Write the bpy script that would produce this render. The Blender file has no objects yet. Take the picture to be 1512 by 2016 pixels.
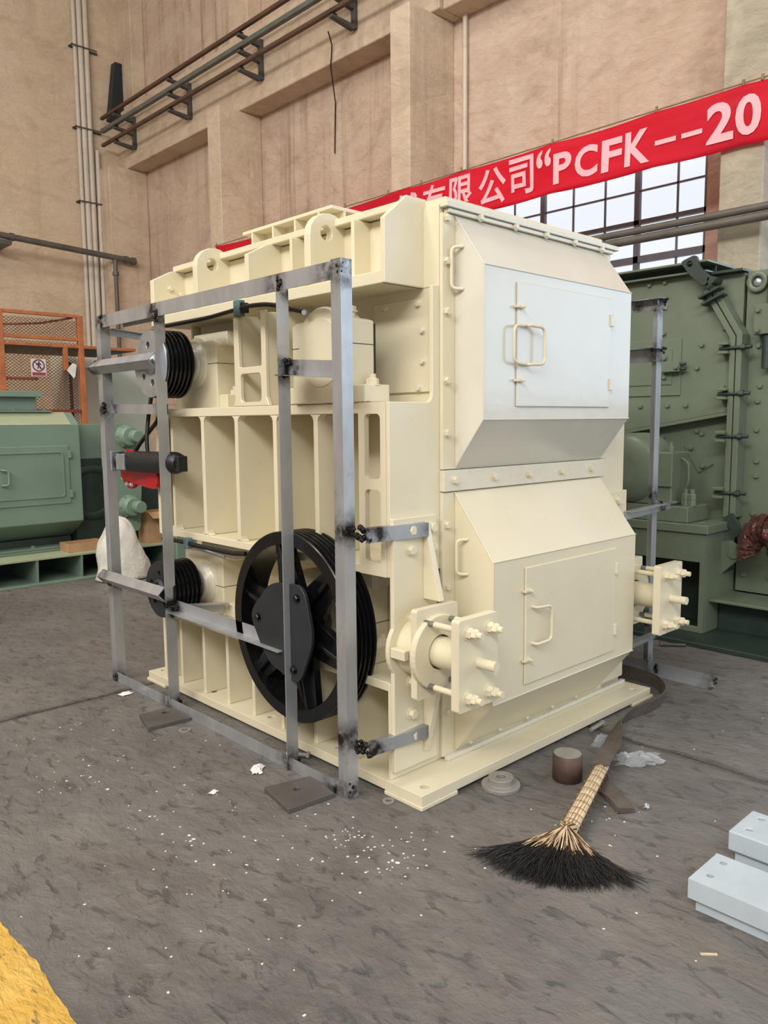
import bpy, bmesh, math, random
from mathutils import Vector, Matrix
from mathutils.geometry import tessellate_polygon

S = bpy.context.scene
C = S.collection
random.seed(7)
PI = math.pi

# ------------------------------------------------------------------ camera, sky, light, exposure
cam_data = bpy.data.cameras.new('camera')
cam = bpy.data.objects.new('camera', cam_data)
C.objects.link(cam)
_yaw, _pit, _rol = math.radians(46.47337), math.radians(-6.54390), math.radians(-0.52743)
_d = Vector((math.cos(_pit) * math.cos(_yaw), math.cos(_pit) * math.sin(_yaw), math.sin(_pit)))
_r = Vector((math.sin(_yaw), -math.cos(_yaw), 0))
_u = _r.cross(_d)
_r2 = _r * math.cos(_rol) + _u * math.sin(_rol)
_u2 = _u * math.cos(_rol) - _r * math.sin(_rol)
cam.matrix_world = Matrix(((_r2.x, _u2.x, -_d.x, -2.24853), (_r2.y, _u2.y, -_d.y, -2.15721),
                           (_r2.z, _u2.z, -_d.z, 1.6), (0, 0, 0, 1)))
cam_data.sensor_fit = 'HORIZONTAL'
cam_data.sensor_width = 36.0
cam_data.lens = 1563.73 * 36.0 / 1512.0
cam_data.clip_end = 200
S.camera = cam

S.view_settings.view_transform = 'Standard'
S.view_settings.look = 'None'
S.view_settings.gamma = 1.0
S.view_settings.use_curve_mapping = False
S.view_settings.exposure = 0.0

w = bpy.data.worlds.new('sky')
S.world = w
w.use_nodes = True
bgn = w.node_tree.nodes['Background']
bgn.inputs['Color'].default_value = (0.93, 0.965, 1.0, 1)
bgn.inputs['Strength'].default_value = 1.08


def area(name, loc, target, sx, sy, power, col):
    ld = bpy.data.lights.new(name, 'AREA')
    ld.shape = 'RECTANGLE'
    ld.size, ld.size_y = sx, sy
    ld.energy = power
    ld.color = col
    o = bpy.data.objects.new(name, ld)
    C.objects.link(o)
    o.location = loc
    o.rotation_euler = (Vector(target) - Vector(loc)).to_track_quat('-Z', 'Y').to_euler()
    return o


# the hall's daylight: a roof skylight, a band of high windows in the opposite long wall, and the next windows along the back wall
area('high_windows', (-10.9, -3.0, 9.6), (1.5, 2.2, 1.4), 17.0, 2.0, 2250, (1.0, 0.96, 0.89))
area('roof_skylight', (-2.6, 3.5, 12.9), (-2.2, 3.5, 0.0), 2.0, 20.0, 1500, (1.0, 0.95, 0.87))
area('next_bay_windows', (6.75, -4.6, 3.4), (0.0, -4.6, 3.2), 9.0, 3.2, 310, (0.50, 0.76, 1.0))

# ------------------------------------------------------------------ materials
def lin(h):
    if isinstance(h, str):
        h = tuple(int(h[i:i + 2], 16) / 255 for i in (0, 2, 4))
    return tuple((c / 12.92 if c <= 0.04045 else ((c + 0.055) / 1.055) ** 2.4) for c in h) + (1.0,)


class NT:
    def __init__(s, name):
        s.m = bpy.data.materials.new(name)
        s.m.use_nodes = True
        s.t = s.m.node_tree
        s.b = s.t.nodes['Principled BSDF']
        s.out = s.t.nodes['Material Output']
        s.tc = s.n('ShaderNodeTexCoord')

    def n(s, typ, **kw):
        nd = s.t.nodes.new(typ)
        for k, v in kw.items():
            setattr(nd, k, v)
        return nd

    def l(s, a, b):
        s.t.links.new(a, b)

    def mapping(s, scale=(1, 1, 1), rot=(0, 0, 0)):
        mp = s.n('ShaderNodeMapping')
        mp.inputs['Scale'].default_value = scale
        mp.inputs['Rotation'].default_value = rot
        geo = s.n('ShaderNodeNewGeometry')
        s.l(geo.outputs['Position'], mp.inputs['Vector'])
        return mp.outputs['Vector']

    def noise(s, scale, detail=4, rough=.55, vec=None, dist=0):
        nz = s.n('ShaderNodeTexNoise')
        nz.inputs['Scale'].default_value = scale
        nz.inputs['Detail'].default_value = detail
        nz.inputs['Roughness'].default_value = rough
        nz.inputs['Distortion'].default_value = dist
        s.l(vec if vec is not None else s.mapping(), nz.inputs['Vector'])
        return nz.outputs['Fac']

    def ramp(s, fac, stops):
        r = s.n('ShaderNodeValToRGB')
        e = r.color_ramp.elements
        while len(e) < len(stops):
            e.new(.5)
        for el, (p, c) in zip(e, stops):
            el.position = p
            el.color = c if len(c) == 4 else c + (1,)
        s.l(fac, r.inputs['Fac'])
        return r.outputs['Color']

    def mix(s, fac, a, b, mode='MIX'):
        m = s.n('ShaderNodeMix', data_type='RGBA', blend_type=mode)
        for v, i in ((fac, 0), (a, 6), (b, 7)):
            if hasattr(v, 'is_output'):
                s.l(v, m.inputs[i])
            else:
                m.inputs[i].default_value = v
        return m.outputs[2]

    def math(s, op, a, b=0.0, clamp=False):
        m = s.n('ShaderNodeMath', operation=op, use_clamp=clamp)
        for v, i in ((a, 0), (b, 1)):
            if hasattr(v, 'is_output'):
                s.l(v, m.inputs[i])
            else:
                m.inputs[i].default_value = v
        return m.outputs[0]

    def bump(s, h, strength=.3, dist=.01):
        b = s.n('ShaderNodeBump')
        b.inputs['Strength'].default_value = strength
        b.inputs['Distance'].default_value = dist
        s.l(h, b.inputs['Height'])
        s.l(b.outputs['Normal'], s.b.inputs['Normal'])

    def set(s, **kw):
        for k, v in kw.items():
            i = s.b.inputs[k.replace('_', ' ')]
            if hasattr(v, 'is_output'):
                s.l(v, i)
            else:
                i.default_value = v
        return s


def paint(name, col, rough=.35, var=.06, scale=3.0, dirt=None, bump=.06, metallic=0.0, spec=.5, bscale=14, coat=0.0):
    t = NT(name)
    c = lin(col)
    lo = tuple(x * (1 - var * 1.6) for x in c[:3]) + (1,)
    hi = tuple(min(1, x * (1 + var)) for x in c[:3]) + (1,)
    f = t.noise(scale, 5, .6)
    col_o = t.ramp(f, [(.3, lo), (.7, hi)])
    if dirt:
        dcol, amt = dirt
        g = t.noise(scale * 2.7, 6, .65)
        k = t.ramp(g, [(.55, (0, 0, 0)), (.75, (1, 1, 1))])
        k2 = t.math('MULTIPLY', k, amt)
        col_o = t.mix(k2, col_o, lin(dcol))
    rn = t.noise(scale * 4, 3, .5)
    rr = t.n('ShaderNodeMapRange')
    rr.inputs['To Min'].default_value = max(.03, rough - .08)
    rr.inputs['To Max'].default_value = rough + .1
    t.l(rn, rr.inputs['Value'])
    t.set(Base_Color=col_o, Roughness=rr.outputs[0], Metallic=metallic)
    t.b.inputs['Specular IOR Level'].default_value = spec
    if coat:
        t.b.inputs['Coat Weight'].default_value = coat
        t.b.inputs['Coat Roughness'].default_value = .12
    if bump:
        t.bump(t.noise(bscale, 4, .5), bump, .01)
    return t.m


M = {}
M['cream'] = paint('cream_paint', 'dbd2b7', .3, .03, 2.0, bump=.08, bscale=18)
M['cream_gal'] = paint('cream_paint_over_steel', 'd8d2be', .28, .03, 5.0, bump=.08, bscale=20, spec=.7)
M['bluegrey'] = paint('glossy_pale_hood_paint', 'd2cec2', .18, .03, 2.5, bump=.1, bscale=12, spec=.7)
M['black'] = paint('black_gloss_paint', '0b0d10', .25, .2, 5, bump=.05)
M['navy_plate'] = paint('dark_plate_paint', '23282e', .5, .15, 6, bump=.1)
M['rubber'] = paint('black_rubber', '14130f', .5, .2, 9, bump=.1)
M['steel'] = paint('bright_steel', 'b9c2cc', .3, .12, 8, ('6a6f76', .6), bump=.1, metallic=.75)
M['zinc'] = paint('zinc_plate', 'b4bac0', .35, .12, 12, bump=.1, metallic=.6)
M['darkrod'] = paint('threaded_steel', '7d7d7a', .45, .2, 20, bump=.2, metallic=.4)
M['weld'] = paint('burnt_weld', '1d1b1b', .45, .5, 40, bump=.8, metallic=.4, bscale=90)
M['rusty'] = paint('rusty_round_bar', '5a463f', .6, .25, 9, ('33302e', .8), bump=.25, metallic=.15)
M['plate_steel'] = paint('mill_scale_plate', '5f5b57', .55, .15, 7, ('6d5147', .5), bump=.2, metallic=.25)
M['washer'] = paint('grey_machined_steel', '9d9a95', .45, .12, 20, bump=.1, metallic=.35)
M['green_l'] = paint('sage_green_paint', '748a7b', .34, .06, 2.5, ('7e8b6d', .4), bump=.12, bscale=9)
M['green_tan'] = paint('tan_green_paint', 'a0a98a', .5, .06, 3, bump=.1)  # paler tan green, for the base top and the bevel strip
M['green_r'] = paint('olive_green_paint', '697463', .38, .07, 2.0, ('5c6454', .4), bump=.12, bscale=10)
M['green_dk'] = paint('dark_green_paint', '2c3b35', .45, .12, 3, bump=.1)
M['orange'] = paint('orange_railing_paint', 'b0683c', .55, .15, 6, ('6e3a28', .6), bump=.2)
M['redbar'] = paint('red_oxide_paint', '7d3a2c', .6, .15, 7, bump=.2)
M['red'] = paint('red_gloss_paint', 'b31320', .32, .1, 6, bump=.05)
M['white_bolt'] = paint('white_bolt_paint', 'dcd6d0', .4, .05, 10, bump=0)
M['pvc'] = paint('white_conduit', 'cfc4b6', .5, .05, 2, ('a8977f', .6), bump=.02)
M['pipe'] = paint('old_iron_pipe', '66615c', .5, .15, 3, ('4a4440', .5), bump=.1, metallic=.2)
M['rail_brown'] = paint('rusty_conductor_bar', '5b4334', .6, .2, 3, bump=.1)
M['rail_grey'] = paint('grey_conductor_bar', '636660', .5, .15, 3, bump=.1)
M['bracket'] = paint('dark_bracket_iron', '4c4a48', .55, .2, 5, bump=.1)
M['cardboard'] = paint('brown_cardboard', 'b08c68', .8, .1, 6, ('8d6b4c', .5), bump=.2)
M['cabinet'] = paint('pale_cabinet_paint', 'c9c6b6', .45, .04, 2, bump=.05)
M['cabinet_g'] = paint('pale_green_cabinet', 'b4c2b6', .4, .06, 2, bump=.05)
M['strap'] = paint('worn_canvas_belt', '5a5149', .85, .18, 12, ('3d3732', .6), bump=.5, bscale=60)
M['straw'] = paint('straw', 'dcc6a4', .65, .2, 30, ('a88660', .4), bump=.2, bscale=60)
M['straw_brown'] = paint('brown_straw', '6b4429', .7, .4, 30, bump=.2)
M['bristle'] = paint('black_bristle', '1d1a1b', .5, .3, 20, bump=0)
M['wire'] = paint('dark_binding_wire', '8a6f52', .6, .2, 10, bump=0)
M['block'] = paint('pale_blue_grey_primer', 'b2bec7', .3, .05, 5, ('aab4b6', .5), bump=.1, spec=.6)
M['paper'] = paint('white_paper', 'e6e4de', .75, .03, 8, bump=.2)
M['flake'] = paint('white_paint_flake', 'd6d6d2', .6, .05, 30, bump=0)
M['hole'] = paint('dark_parts_and_hole_shade', '24221f', .8, .1, 5, bump=0)  # near-black for small dark parts, and for shade painted into holes and gaps
M['sign_white'] = paint('sign_white', 'd9c6c6', .5, .02, 5, bump=0)
M['sign_red'] = paint('sign_red', '93404a', .5, .03, 5, bump=0)
M['sign_dark'] = paint('sign_dark', '4a2c34', .5, .03, 5, bump=0)
M['letter'] = paint('pale_letter_print', 'efb4bd', .7, .02, 5, bump=0)
M['window_steel'] = paint('window_steel', '5d5b62', .5, .1, 5, bump=0)
M['clamp_teal'] = paint('hose_clamp_plastic', '5a7276', .5, .1, 9, bump=0)
M['black_motor'] = paint('black_motor_paint', '15181a', .42, .15, 10, bump=.05)


def wall_mat(name, c1, c2, stain, streak=.5, rough_h=1.0):
    t = NT(name)
    base = t.ramp(t.noise(.8, 8, .68, None, .8), [(.3, lin(c1)), (.7, lin(c2))])
    # rain and rust runs, only in places
    v = t.mapping((1.5, 1.5, .05))
    st = t.ramp(t.noise(2.4, 7, .7, v), [(.50, (0, 0, 0)), (.72, (1, 1, 1))])
    mk = t.ramp(t.noise(.35, 3, .5, t.mapping((1, 1, .5), (0, 0, .7))), [(.40, (0, 0, 0)), (.56, (1, 1, 1))])
    base = t.mix(t.math('MULTIPLY', t.math('MULTIPLY', st, mk), streak), base, lin(stain))
    # grey grime clouds, brown cracks, pale limewash patches
    gr_ = t.ramp(t.noise(.55, 9, .72, t.mapping((1, 1, 1.6), (.3, .1, .5)), 1.5), [(.50, (0, 0, 0)), (.68, (1, 1, 1))])
    base = t.mix(t.math('MULTIPLY', gr_, .45), base, lin(stain))
    pale = t.ramp(t.noise(.7, 7, .65, t.mapping((1, 1, 1.3), (.4, .2, 1)), 1.0), [(.5, (0, 0, 0)), (.68, (1, 1, 1))])
    base = t.mix(t.math('MULTIPLY', pale, .45), base, lin('dfd0bd'))
    sp = t.ramp(t.noise(3.4, 10, .8, None, 1.0), [(.655, (0, 0, 0)), (.70, (1, 1, 1))])
    base = t.mix(t.math('MULTIPLY', sp, .5), base, lin('6b5244'))
    t.set(Base_Color=base, Roughness=.85)
    t.b.inputs['Specular IOR Level'].default_value = .25
    h = t.math('ADD', t.math('MULTIPLY', t.noise(5.0, 9, .7, t.mapping((1, 1, 1.7)), 1.4), .7), t.math('MULTIPLY', t.noise(.9, 4, .55, None, 1.2), 1.0))
    t.bump(h, .75 * rough_h, .06)
    return t.m


M['wall_back'] = wall_mat('peach_plaster_back', 'cbb09c', 'dac4b2', '8a6f60', .85)
M['wall_left'] = wall_mat('peach_plaster_left', 'd5bda2', 'e2cdb2', 'ae967e', .45)
M['column'] = wall_mat('peach_concrete_column', 'd0b8a0', 'decab2', 'a08a78', .5)
M['column_grey'] = wall_mat('grey_limewashed_column', 'b5ab98', 'c4bba8', '8d8474', .5)
M['jamb'] = wall_mat('pinkish_jamb', 'b68f82', 'c4a094', '8b6a5e', .4)


def floor_mat():
    t = NT('scuffed_dark_floor')
    v = t.mapping((1, 1, 1))
    va = t.mapping((4.2, 2.2, 3), (0, 0, math.radians(44)))
    base = t.ramp(t.noise(1.1, 8, .66, v, .5), [(.3, lin('5f5c5a')), (.52, lin('6f6b68')), (.72, lin('817d79'))])
    dust = t.ramp(t.noise(.55, 5, .6, t.mapping((1, 1, 1), (0, 0, .6)), .8), [(.50, (0, 0, 0)), (.72, (1, 1, 1))])
    base = t.mix(t.math('MULTIPLY', dust, .45), base, lin('8f8b87'))
    brown = t.ramp(t.noise(.7, 5, .6, t.mapping((1, 1, 1), (0, 0, 2.1)), .6), [(.5, (0, 0, 0)), (.75, (1, 1, 1))])
    base = t.mix(t.math('MULTIPLY', brown, .35), base, lin('675a52'))
    g = t.ramp(t.noise(3.2, 8, .7, va), [(.40, (0, 0, 0)), (.62, (1, 1, 1))])
    base = t.mix(t.math('MULTIPLY', g, .22), base, lin('8e8a85'))
    pits = t.ramp(t.noise(4.2, 7, .62, va, .7), [(.34, (1, 1, 1)), (.43, (0, 0, 0))])
    base = t.mix(t.math('MULTIPLY', pits, .45), base, lin('403d3b'))
    # grime gathered along the slab joints
    geo = t.n('ShaderNodeNewGeometry')
    sx = t.n('ShaderNodeSeparateXYZ')
    t.l(geo.outputs['Position'], sx.inputs[0])
    wob = t.math('MULTIPLY', t.math('SUBTRACT', t.noise(2.2, 5, .6, v), .5), .16)
    for ch_, pos_, wd_ in (('X', 1.285, .045), ('Y', 2.29, .05)):
        dd = t.math('ABSOLUTE', t.math('ADD', t.math('SUBTRACT', sx.outputs[ch_], pos_), wob))
        kk = t.math('SUBTRACT', 1.0, t.math('DIVIDE', dd, wd_), True)
        base = t.mix(t.math('MULTIPLY', kk, .75), base, lin('36322f'))
    spn = t.n('ShaderNodeTexVoronoi')
    spn.inputs['Scale'].default_value = 17
    t.l(v, spn.inputs['Vector'])
    k = t.ramp(spn.outputs['Distance'], [(.03, (1, 1, 1)), (.05, (0, 0, 0))])
    clus = t.ramp(t.noise(1.3, 3, .5), [(.52, (0, 0, 0)), (.6, (1, 1, 1))])
    base = t.mix(t.math('MULTIPLY', t.math('MULTIPLY', k, clus), .85), base, lin('d5d3ce'))
    t.set(Base_Color=base, Roughness=t.math('ADD', t.math('MULTIPLY', t.noise(2.5, 4), .35), .35))
    t.b.inputs['Specular IOR Level'].default_value = .4
    h = t.math('ADD', t.math('MULTIPLY', t.noise(2.6, 9, .68, va, .4), .8), t.math('MULTIPLY', t.noise(9, 6, .65, v, .8), .35))
    t.bump(t.math('SUBTRACT', h, t.math('MULTIPLY', pits, .14)), .85, .05)
    return t.m


M['floor'] = floor_mat()
M['joint'] = paint('floor_joint_grime', '2b2826', .8, .2, 8, bump=.3)


def yellow_mat():
    t = NT('worn_yellow_line')
    base = t.ramp(t.noise(4, 5, .6), [(.3, lin('c79a3a')), (.7, lin('d9b25c'))])
    va = t.mapping((5.5, 2.0, 3), (0, 0, math.radians(44)))
    k = t.ramp(t.noise(3.2, 7, .7, va), [(.57, (0, 0, 0)), (.63, (1, 1, 1))])
    base = t.mix(t.math('MULTIPLY', k, .9), base, lin('5e5246'))
    t.set(Base_Color=base, Roughness=.6)
    h = t.math('ADD', t.noise(1.7, 7, .62, va), t.math('MULTIPLY', t.noise(6, 5, .6, va, .8), .55))
    t.bump(h, .7, .05)
    return t.m


M['yellow'] = yellow_mat()


def banner_mat():
    t = NT('red_banner_cloth')
    col = t.ramp(t.noise(2.0, 3, .5, t.mapping((1, .5, 4))), [(.3, lin('ee2644')), (.7, lin('f83c58'))])
    t.set(Base_Color=col, Roughness=.7)
    tr = t.n('ShaderNodeBsdfTranslucent')
    t.l(col, tr.inputs['Color'])
    tp = t.n('ShaderNodeBsdfTransparent')
    tp.inputs['Color'].default_value = lin('ff6a7a')
    m1 = t.n('ShaderNodeMixShader')
    m1.inputs[0].default_value = .6
    t.l(t.b.outputs[0], m1.inputs[1])
    t.l(tr.outputs[0], m1.inputs[2])
    m2 = t.n('ShaderNodeMixShader')
    m2.inputs[0].default_value = .10
    t.l(m1.outputs[0], m2.inputs[1])
    t.l(tp.outputs[0], m2.inputs[2])
    t.l(m2.outputs[0], t.out.inputs['Surface'])
    return t.m


M['banner'] = banner_mat()


def glass_mat(name, tint, gl=.12):
    t = NT(name)
    tp = t.n('ShaderNodeBsdfTransparent')
    tp.inputs['Color'].default_value = tint
    t.set(Base_Color=(.9, .95, 1, 1), Roughness=.08)
    m = t.n('ShaderNodeMixShader')
    m.inputs[0].default_value = gl
    t.l(tp.outputs[0], m.inputs[1])
    t.l(t.b.outputs[0], m.inputs[2])
    t.l(m.outputs[0], t.out.inputs['Surface'])
    return t.m


M['pane'] = glass_mat('dusty_window_glass', (.97, .98, 1, 1), .06)
M['film'] = glass_mat('clear_plastic_film', (.94, .95, .96, 1), .13)


def red_film():
    t = NT('red_brown_plastic_film')
    col = t.ramp(t.noise(9, 4, .6), [(.3, lin('3c2220')), (.55, lin('5a3a35')), (.75, lin('74202a'))])
    t.set(Base_Color=col, Roughness=.18)
    t.bump(t.noise(25, 3, .5), .8, .02)
    return t.m


M['red_film'] = red_film()


def sack_mat():
    t = NT('white_woven_sack')
    col = t.ramp(t.noise(5, 5, .6), [(.3, lin('cbc7bb')), (.7, lin('dedcd4'))])
    k = t.ramp(t.noise(7, 2, .5), [(.70, (0, 0, 0)), (.74, (1, 1, 1))])
    col = t.mix(t.math('MULTIPLY', k, .7), col, lin('c26a70'))
    t.set(Base_Color=col, Roughness=.65)
    t.bump(t.math('ADD', t.noise(6, 5, .6, None, 1.0), t.math('MULTIPLY', t.noise(60, 2), .1)), .35, .05)
    return t.m


M['sack'] = sack_mat()


def angle_mat():
    """bare angle iron: grey blue mill scale, with scorch marks stored per vertex where it was welded"""
    t = NT('bare_angle_iron')
    base = t.ramp(t.noise(5, 5, .6, t.mapping((2, 2, .6))), [(.3, lin('a4a7ab')), (.7, lin('babdc2'))])
    g = t.ramp(t.noise(14, 6, .7), [(.60, (0, 0, 0)), (.75, (1, 1, 1))])
    base = t.mix(t.math('MULTIPLY', g, .35), base, lin('6b655f'))
    at = t.n('ShaderNodeAttribute', attribute_name='scorch')
    n = t.noise(16, 4, .6)
    k = t.math('MULTIPLY', at.outputs['Fac'], t.math('ADD', t.math('MULTIPLY', t.ramp(n, [(.38, (0, 0, 0)), (.62, (1, 1, 1))]), 1.1), .14), True)
    base = t.mix(k, base, lin('2a2523'))
    t.set(Base_Color=base, Roughness=t.math('ADD', t.math('MULTIPLY', n, .2), .3), Metallic=.6)
    t.bump(t.noise(12, 4, .5), .05, .01)
    return t.m


M['angle'] = angle_mat()

# ------------------------------------------------------------------ object helpers
WM = {}


def fin(o, name, parent=None, world=Matrix()):
    C.objects.link(o)
    if parent is not None:
        o.parent = parent
        o.matrix_parent_inverse = WM[parent.name].inverted()
    o.matrix_basis = world
    WM[o.name] = world.copy()
    return o


def tag(o, label=None, cat=None, group=None, kind=None):
    for k, v in (('label', label), ('category', cat), ('group', group), ('kind', kind)):
        if v:
            o[k] = v
    return o


def thing(name, loc, label=None, cat=None, group=None, kind=None):
    o = bpy.data.objects.new(name, None)
    o.empty_display_size = .1
    fin(o, name, None, Matrix.Translation(loc))
    return tag(o, label, cat, group, kind)


class MB:
    """collects shapes into one mesh (world coordinates)"""

    def __init__(s):
        s.v, s.f, s.sm = [], [], []

    def add(s, vs, fs, smooth=False):
        o = len(s.v)
        s.v += [tuple(p) for p in vs]
        s.f += [tuple(i + o for i in f) for f in fs]
        s.sm += [smooth] * len(fs)
        return s

    def box(s, x0, y0, z0, x1, y1, z1):
        vs = [(x, y, z) for x in (x0, x1) for y in (y0, y1) for z in (z0, z1)]
        return s.add(vs, [(0, 1, 3, 2), (4, 6, 7, 5), (0, 4, 5, 1), (2, 3, 7, 6), (0, 2, 6, 4), (1, 5, 7, 3)])

    def hexa(s, b, t):
        """frustum-like solid from two quads (bottom, top), same order"""
        return s.add(list(b) + list(t), [(3, 2, 1, 0), (4, 5, 6, 7), (0, 1, 5, 4), (1, 2, 6, 5), (2, 3, 7, 6), (3, 0, 4, 7)])

    def plate(s, outline, holes, plane, a, b):
        """flat plate with real holes. plane 'XY','YZ','XZ': 2D pts, extruded from a to b on the other axis"""
        ax = {'XY': (0, 1, 2), 'YZ': (1, 2, 0), 'XZ': (0, 2, 1)}[plane]

        def P(p, h):
            r = [0, 0, 0]
            r[ax[0]], r[ax[1]], r[ax[2]] = p[0], p[1], h
            return tuple(r)
        loops = [list(outline)] + [list(h) for h in holes]
        flat = [p for lp in loops for p in lp]
        tris = tessellate_polygon([[Vector((p[0], p[1], 0)) for p in lp] for lp in loops])
        n = len(flat)
        vs = [P(p, a) for p in flat] + [P(p, b) for p in flat]
        fs = []
        for t in tris:
            fs.append(tuple(t))
            fs.append(tuple(n + i for i in reversed(t)))
        o = 0
        for lp in loops:
            m = len(lp)
            for i in range(m):
                j = (i + 1) % m
                fs.append((o + i, o + j, n + o + j, n + o + i))
            o += m
        return s.add(vs, fs)

    def lathe(s, org, axis, prof, n=32, caps=True, smooth=True):
        """profile [(axial, radius)] around axis through org"""
        a = Vector(axis).normalized()
        u = a.orthogonal().normalized()
        v = a.cross(u)
        org = Vector(org)
        vs, fs = [], []
        for (h, r) in prof:
            for i in range(n):
                t = 2 * PI * (i + .5) / n
                vs.append(org + a * h + (u * math.cos(t) + v * math.sin(t)) * r)
        for k in range(len(prof) - 1):
            for i in range(n):
                j = (i + 1) % n
                fs.append((k * n + i, k * n + j, (k + 1) * n + j, (k + 1) * n + i))
        s.add(vs, fs, smooth)
        if caps:
            s.add(vs[:n], [tuple(reversed(range(n)))])
            s.add(vs[-n:], [tuple(range(n))])
        return s

    def cyl(s, p0, p1, r, n=20, r1=None, smooth=True):
        p0, p1 = Vector(p0), Vector(p1)
        return s.lathe(p0, p1 - p0, [(0, r), ((p1 - p0).length, r if r1 is None else r1)], n, True, smooth)

    def ring(s, org, axis, ro, ri, h, n=32):
        return s.lathe(org, axis, [(0, ri), (0, ro), (h, ro), (h, ri), (0, ri)], n, False, False)

    def tube(s, pts, r, n=8, closed_ends=True):
        pts = [Vector(p) for p in pts]
        rs = r if isinstance(r, (list, tuple)) else [r] * len(pts)
        vs, fs = [], []
        prev = None
        for i, p in enumerate(pts):
            if i == 0:
                d = pts[1] - p
            elif i == len(pts) - 1:
                d = p - pts[i - 1]
            else:
                d = (pts[i + 1] - p).normalized() + (p - pts[i - 1]).normalized()
            d.normalize()
            if prev is None:
                u = d.orthogonal().normalized()
            else:
                u = prev - d * prev.dot(d)
                u.normalize()
            prev = u
            v = d.cross(u)
            for k in range(n):
                t = 2 * PI * k / n
                vs.append(p + (u * math.cos(t) + v * math.sin(t)) * rs[i])
        for i in range(len(pts) - 1):
            for k in range(n):
                j = (k + 1) % n
                fs.append((i * n + k, i * n + j, (i + 1) * n + j, (i + 1) * n + k))
        s.add(vs, fs, True)
        if closed_ends:
            s.add(vs[:n], [tuple(reversed(range(n)))])
            s.add(vs[-n:], [tuple(range(n))])
        return s

    def hex(s, org, axis, r, h):
        return s.lathe(org, axis, [(0, r), (h * .85, r), (h, r * .86)], 6, True, False)

    def mesh(s, name, mat=None):
        me = bpy.data.meshes.new(name)
        me.from_pydata(s.v, [], s.f)
        me.polygons.foreach_set('use_smooth', s.sm)
        bm = bmesh.new()
        bm.from_mesh(me)
        bmesh.ops.recalc_face_normals(bm, faces=bm.faces)
        bm.to_mesh(me)
        bm.free()
        if mat:
            me.materials.append(M[mat] if isinstance(mat, str) else mat)
        return me

    def build(s, name, mat, parent=None, bev=0.0, seg=1, label=None, kind=None):
        o = bpy.data.objects.new(name, s.mesh(name, mat))
        fin(o, name, parent)
        if bev:
            md = o.modifiers.new('edge', 'BEVEL')
            md.width = bev
            md.segments = seg
            md.limit_method = 'ANGLE'
            md.angle_limit = math.radians(40)
        return tag(o, label, None, None, kind)


def inst(name, me, parent, loc, zdir=(0, 0, 1), label=None, spin=0.0, scale=1.0):
    """one more object sharing mesh data, local +Z turned to zdir"""
    o = bpy.data.objects.new(name, me)
    q = Vector(zdir).to_track_quat('Z', 'Y').to_matrix().to_4x4()
    wmx = Matrix.Translation(loc) @ q @ Matrix.Rotation(spin, 4, 'Z') @ Matrix.Scale(scale, 4)
    fin(o, name, parent, wmx)
    return tag(o, label)


def circ(cx, cy, r, n=24, a0=0.0):
    return [(cx + r * math.cos(a0 + 2 * PI * i / n), cy + r * math.sin(a0 + 2 * PI * i / n)) for i in range(n)]


def rrect(x0, y0, x1, y1, r, n=4):
    pts = []
    for cx, cy, a in ((x1 - r, y1 - r, 0), (x0 + r, y1 - r, PI / 2), (x0 + r, y0 + r, PI), (x1 - r, y0 + r, 1.5 * PI)):
        for i in range(n + 1):
            t = a + PI / 2 * i / n
            pts.append((cx + r * math.cos(t), cy + r * math.sin(t)))
    return pts


def bolt_mesh(name, mat, r=.014, h=.012, washer=True, stud=0.0):
    mb = MB()
    z = 0
    if washer:
        mb.lathe((0, 0, -.002), (0, 0, 1), [(0, r * 1.35), (.005, r * 1.35)], 16)
        z = .003
    mb.hex((0, 0, z), (0, 0, 1), r, h)
    if stud:
        mb.cyl((0, 0, z + h), (0, 0, z + h + stud), r * .55, 10)
    return mb.mesh(name, mat)


B = {}
B['cream'] = bolt_mesh('bolt', 'cream', .016, .014)
B['cream_s'] = bolt_mesh('bolt', 'cream_gal', .013, .011)
B['cream_l'] = bolt_mesh('bolt', 'cream', .022, .02)
B['nut_stud'] = bolt_mesh('nut', 'cream', .024, .022, True, .016)
B['cream_t'] = bolt_mesh('nut', 'cream', .011, .011, True, .014)
B['green'] = bolt_mesh('bolt', 'green_r', .019, .018)
B['green_l'] = bolt_mesh('bolt', 'green_l', .02, .018)
B['black'] = bolt_mesh('bolt', 'black', .016, .012)
B['white'] = bolt_mesh('bolt', 'white_bolt', .012, .01)
B['zinc'] = bolt_mesh('bolt', 'zinc', .012, .012, True, .03)

# ------------------------------------------------------------------ the setting
XF, XW, YW = 5.95, 6.87, 15.72

flo = thing('floor', (0, 0, 0), kind='structure')
JX, JY = 1.285, 2.29
for (x0, x1) in ((-11.2, JX - .008), (JX + .008, XW)):
    for (y0, y1) in ((-9, JY - .008), (JY + .008, YW)):
        mb = MB()
        mb.box(x0, y0, -.2, x1, y1, 0)
        mb.build('slab', 'floor', flo, .004)
MB().box(-11.2, -9, -.22, XW, YW, -.016).build('joint_filler', 'joint', flo)

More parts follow.
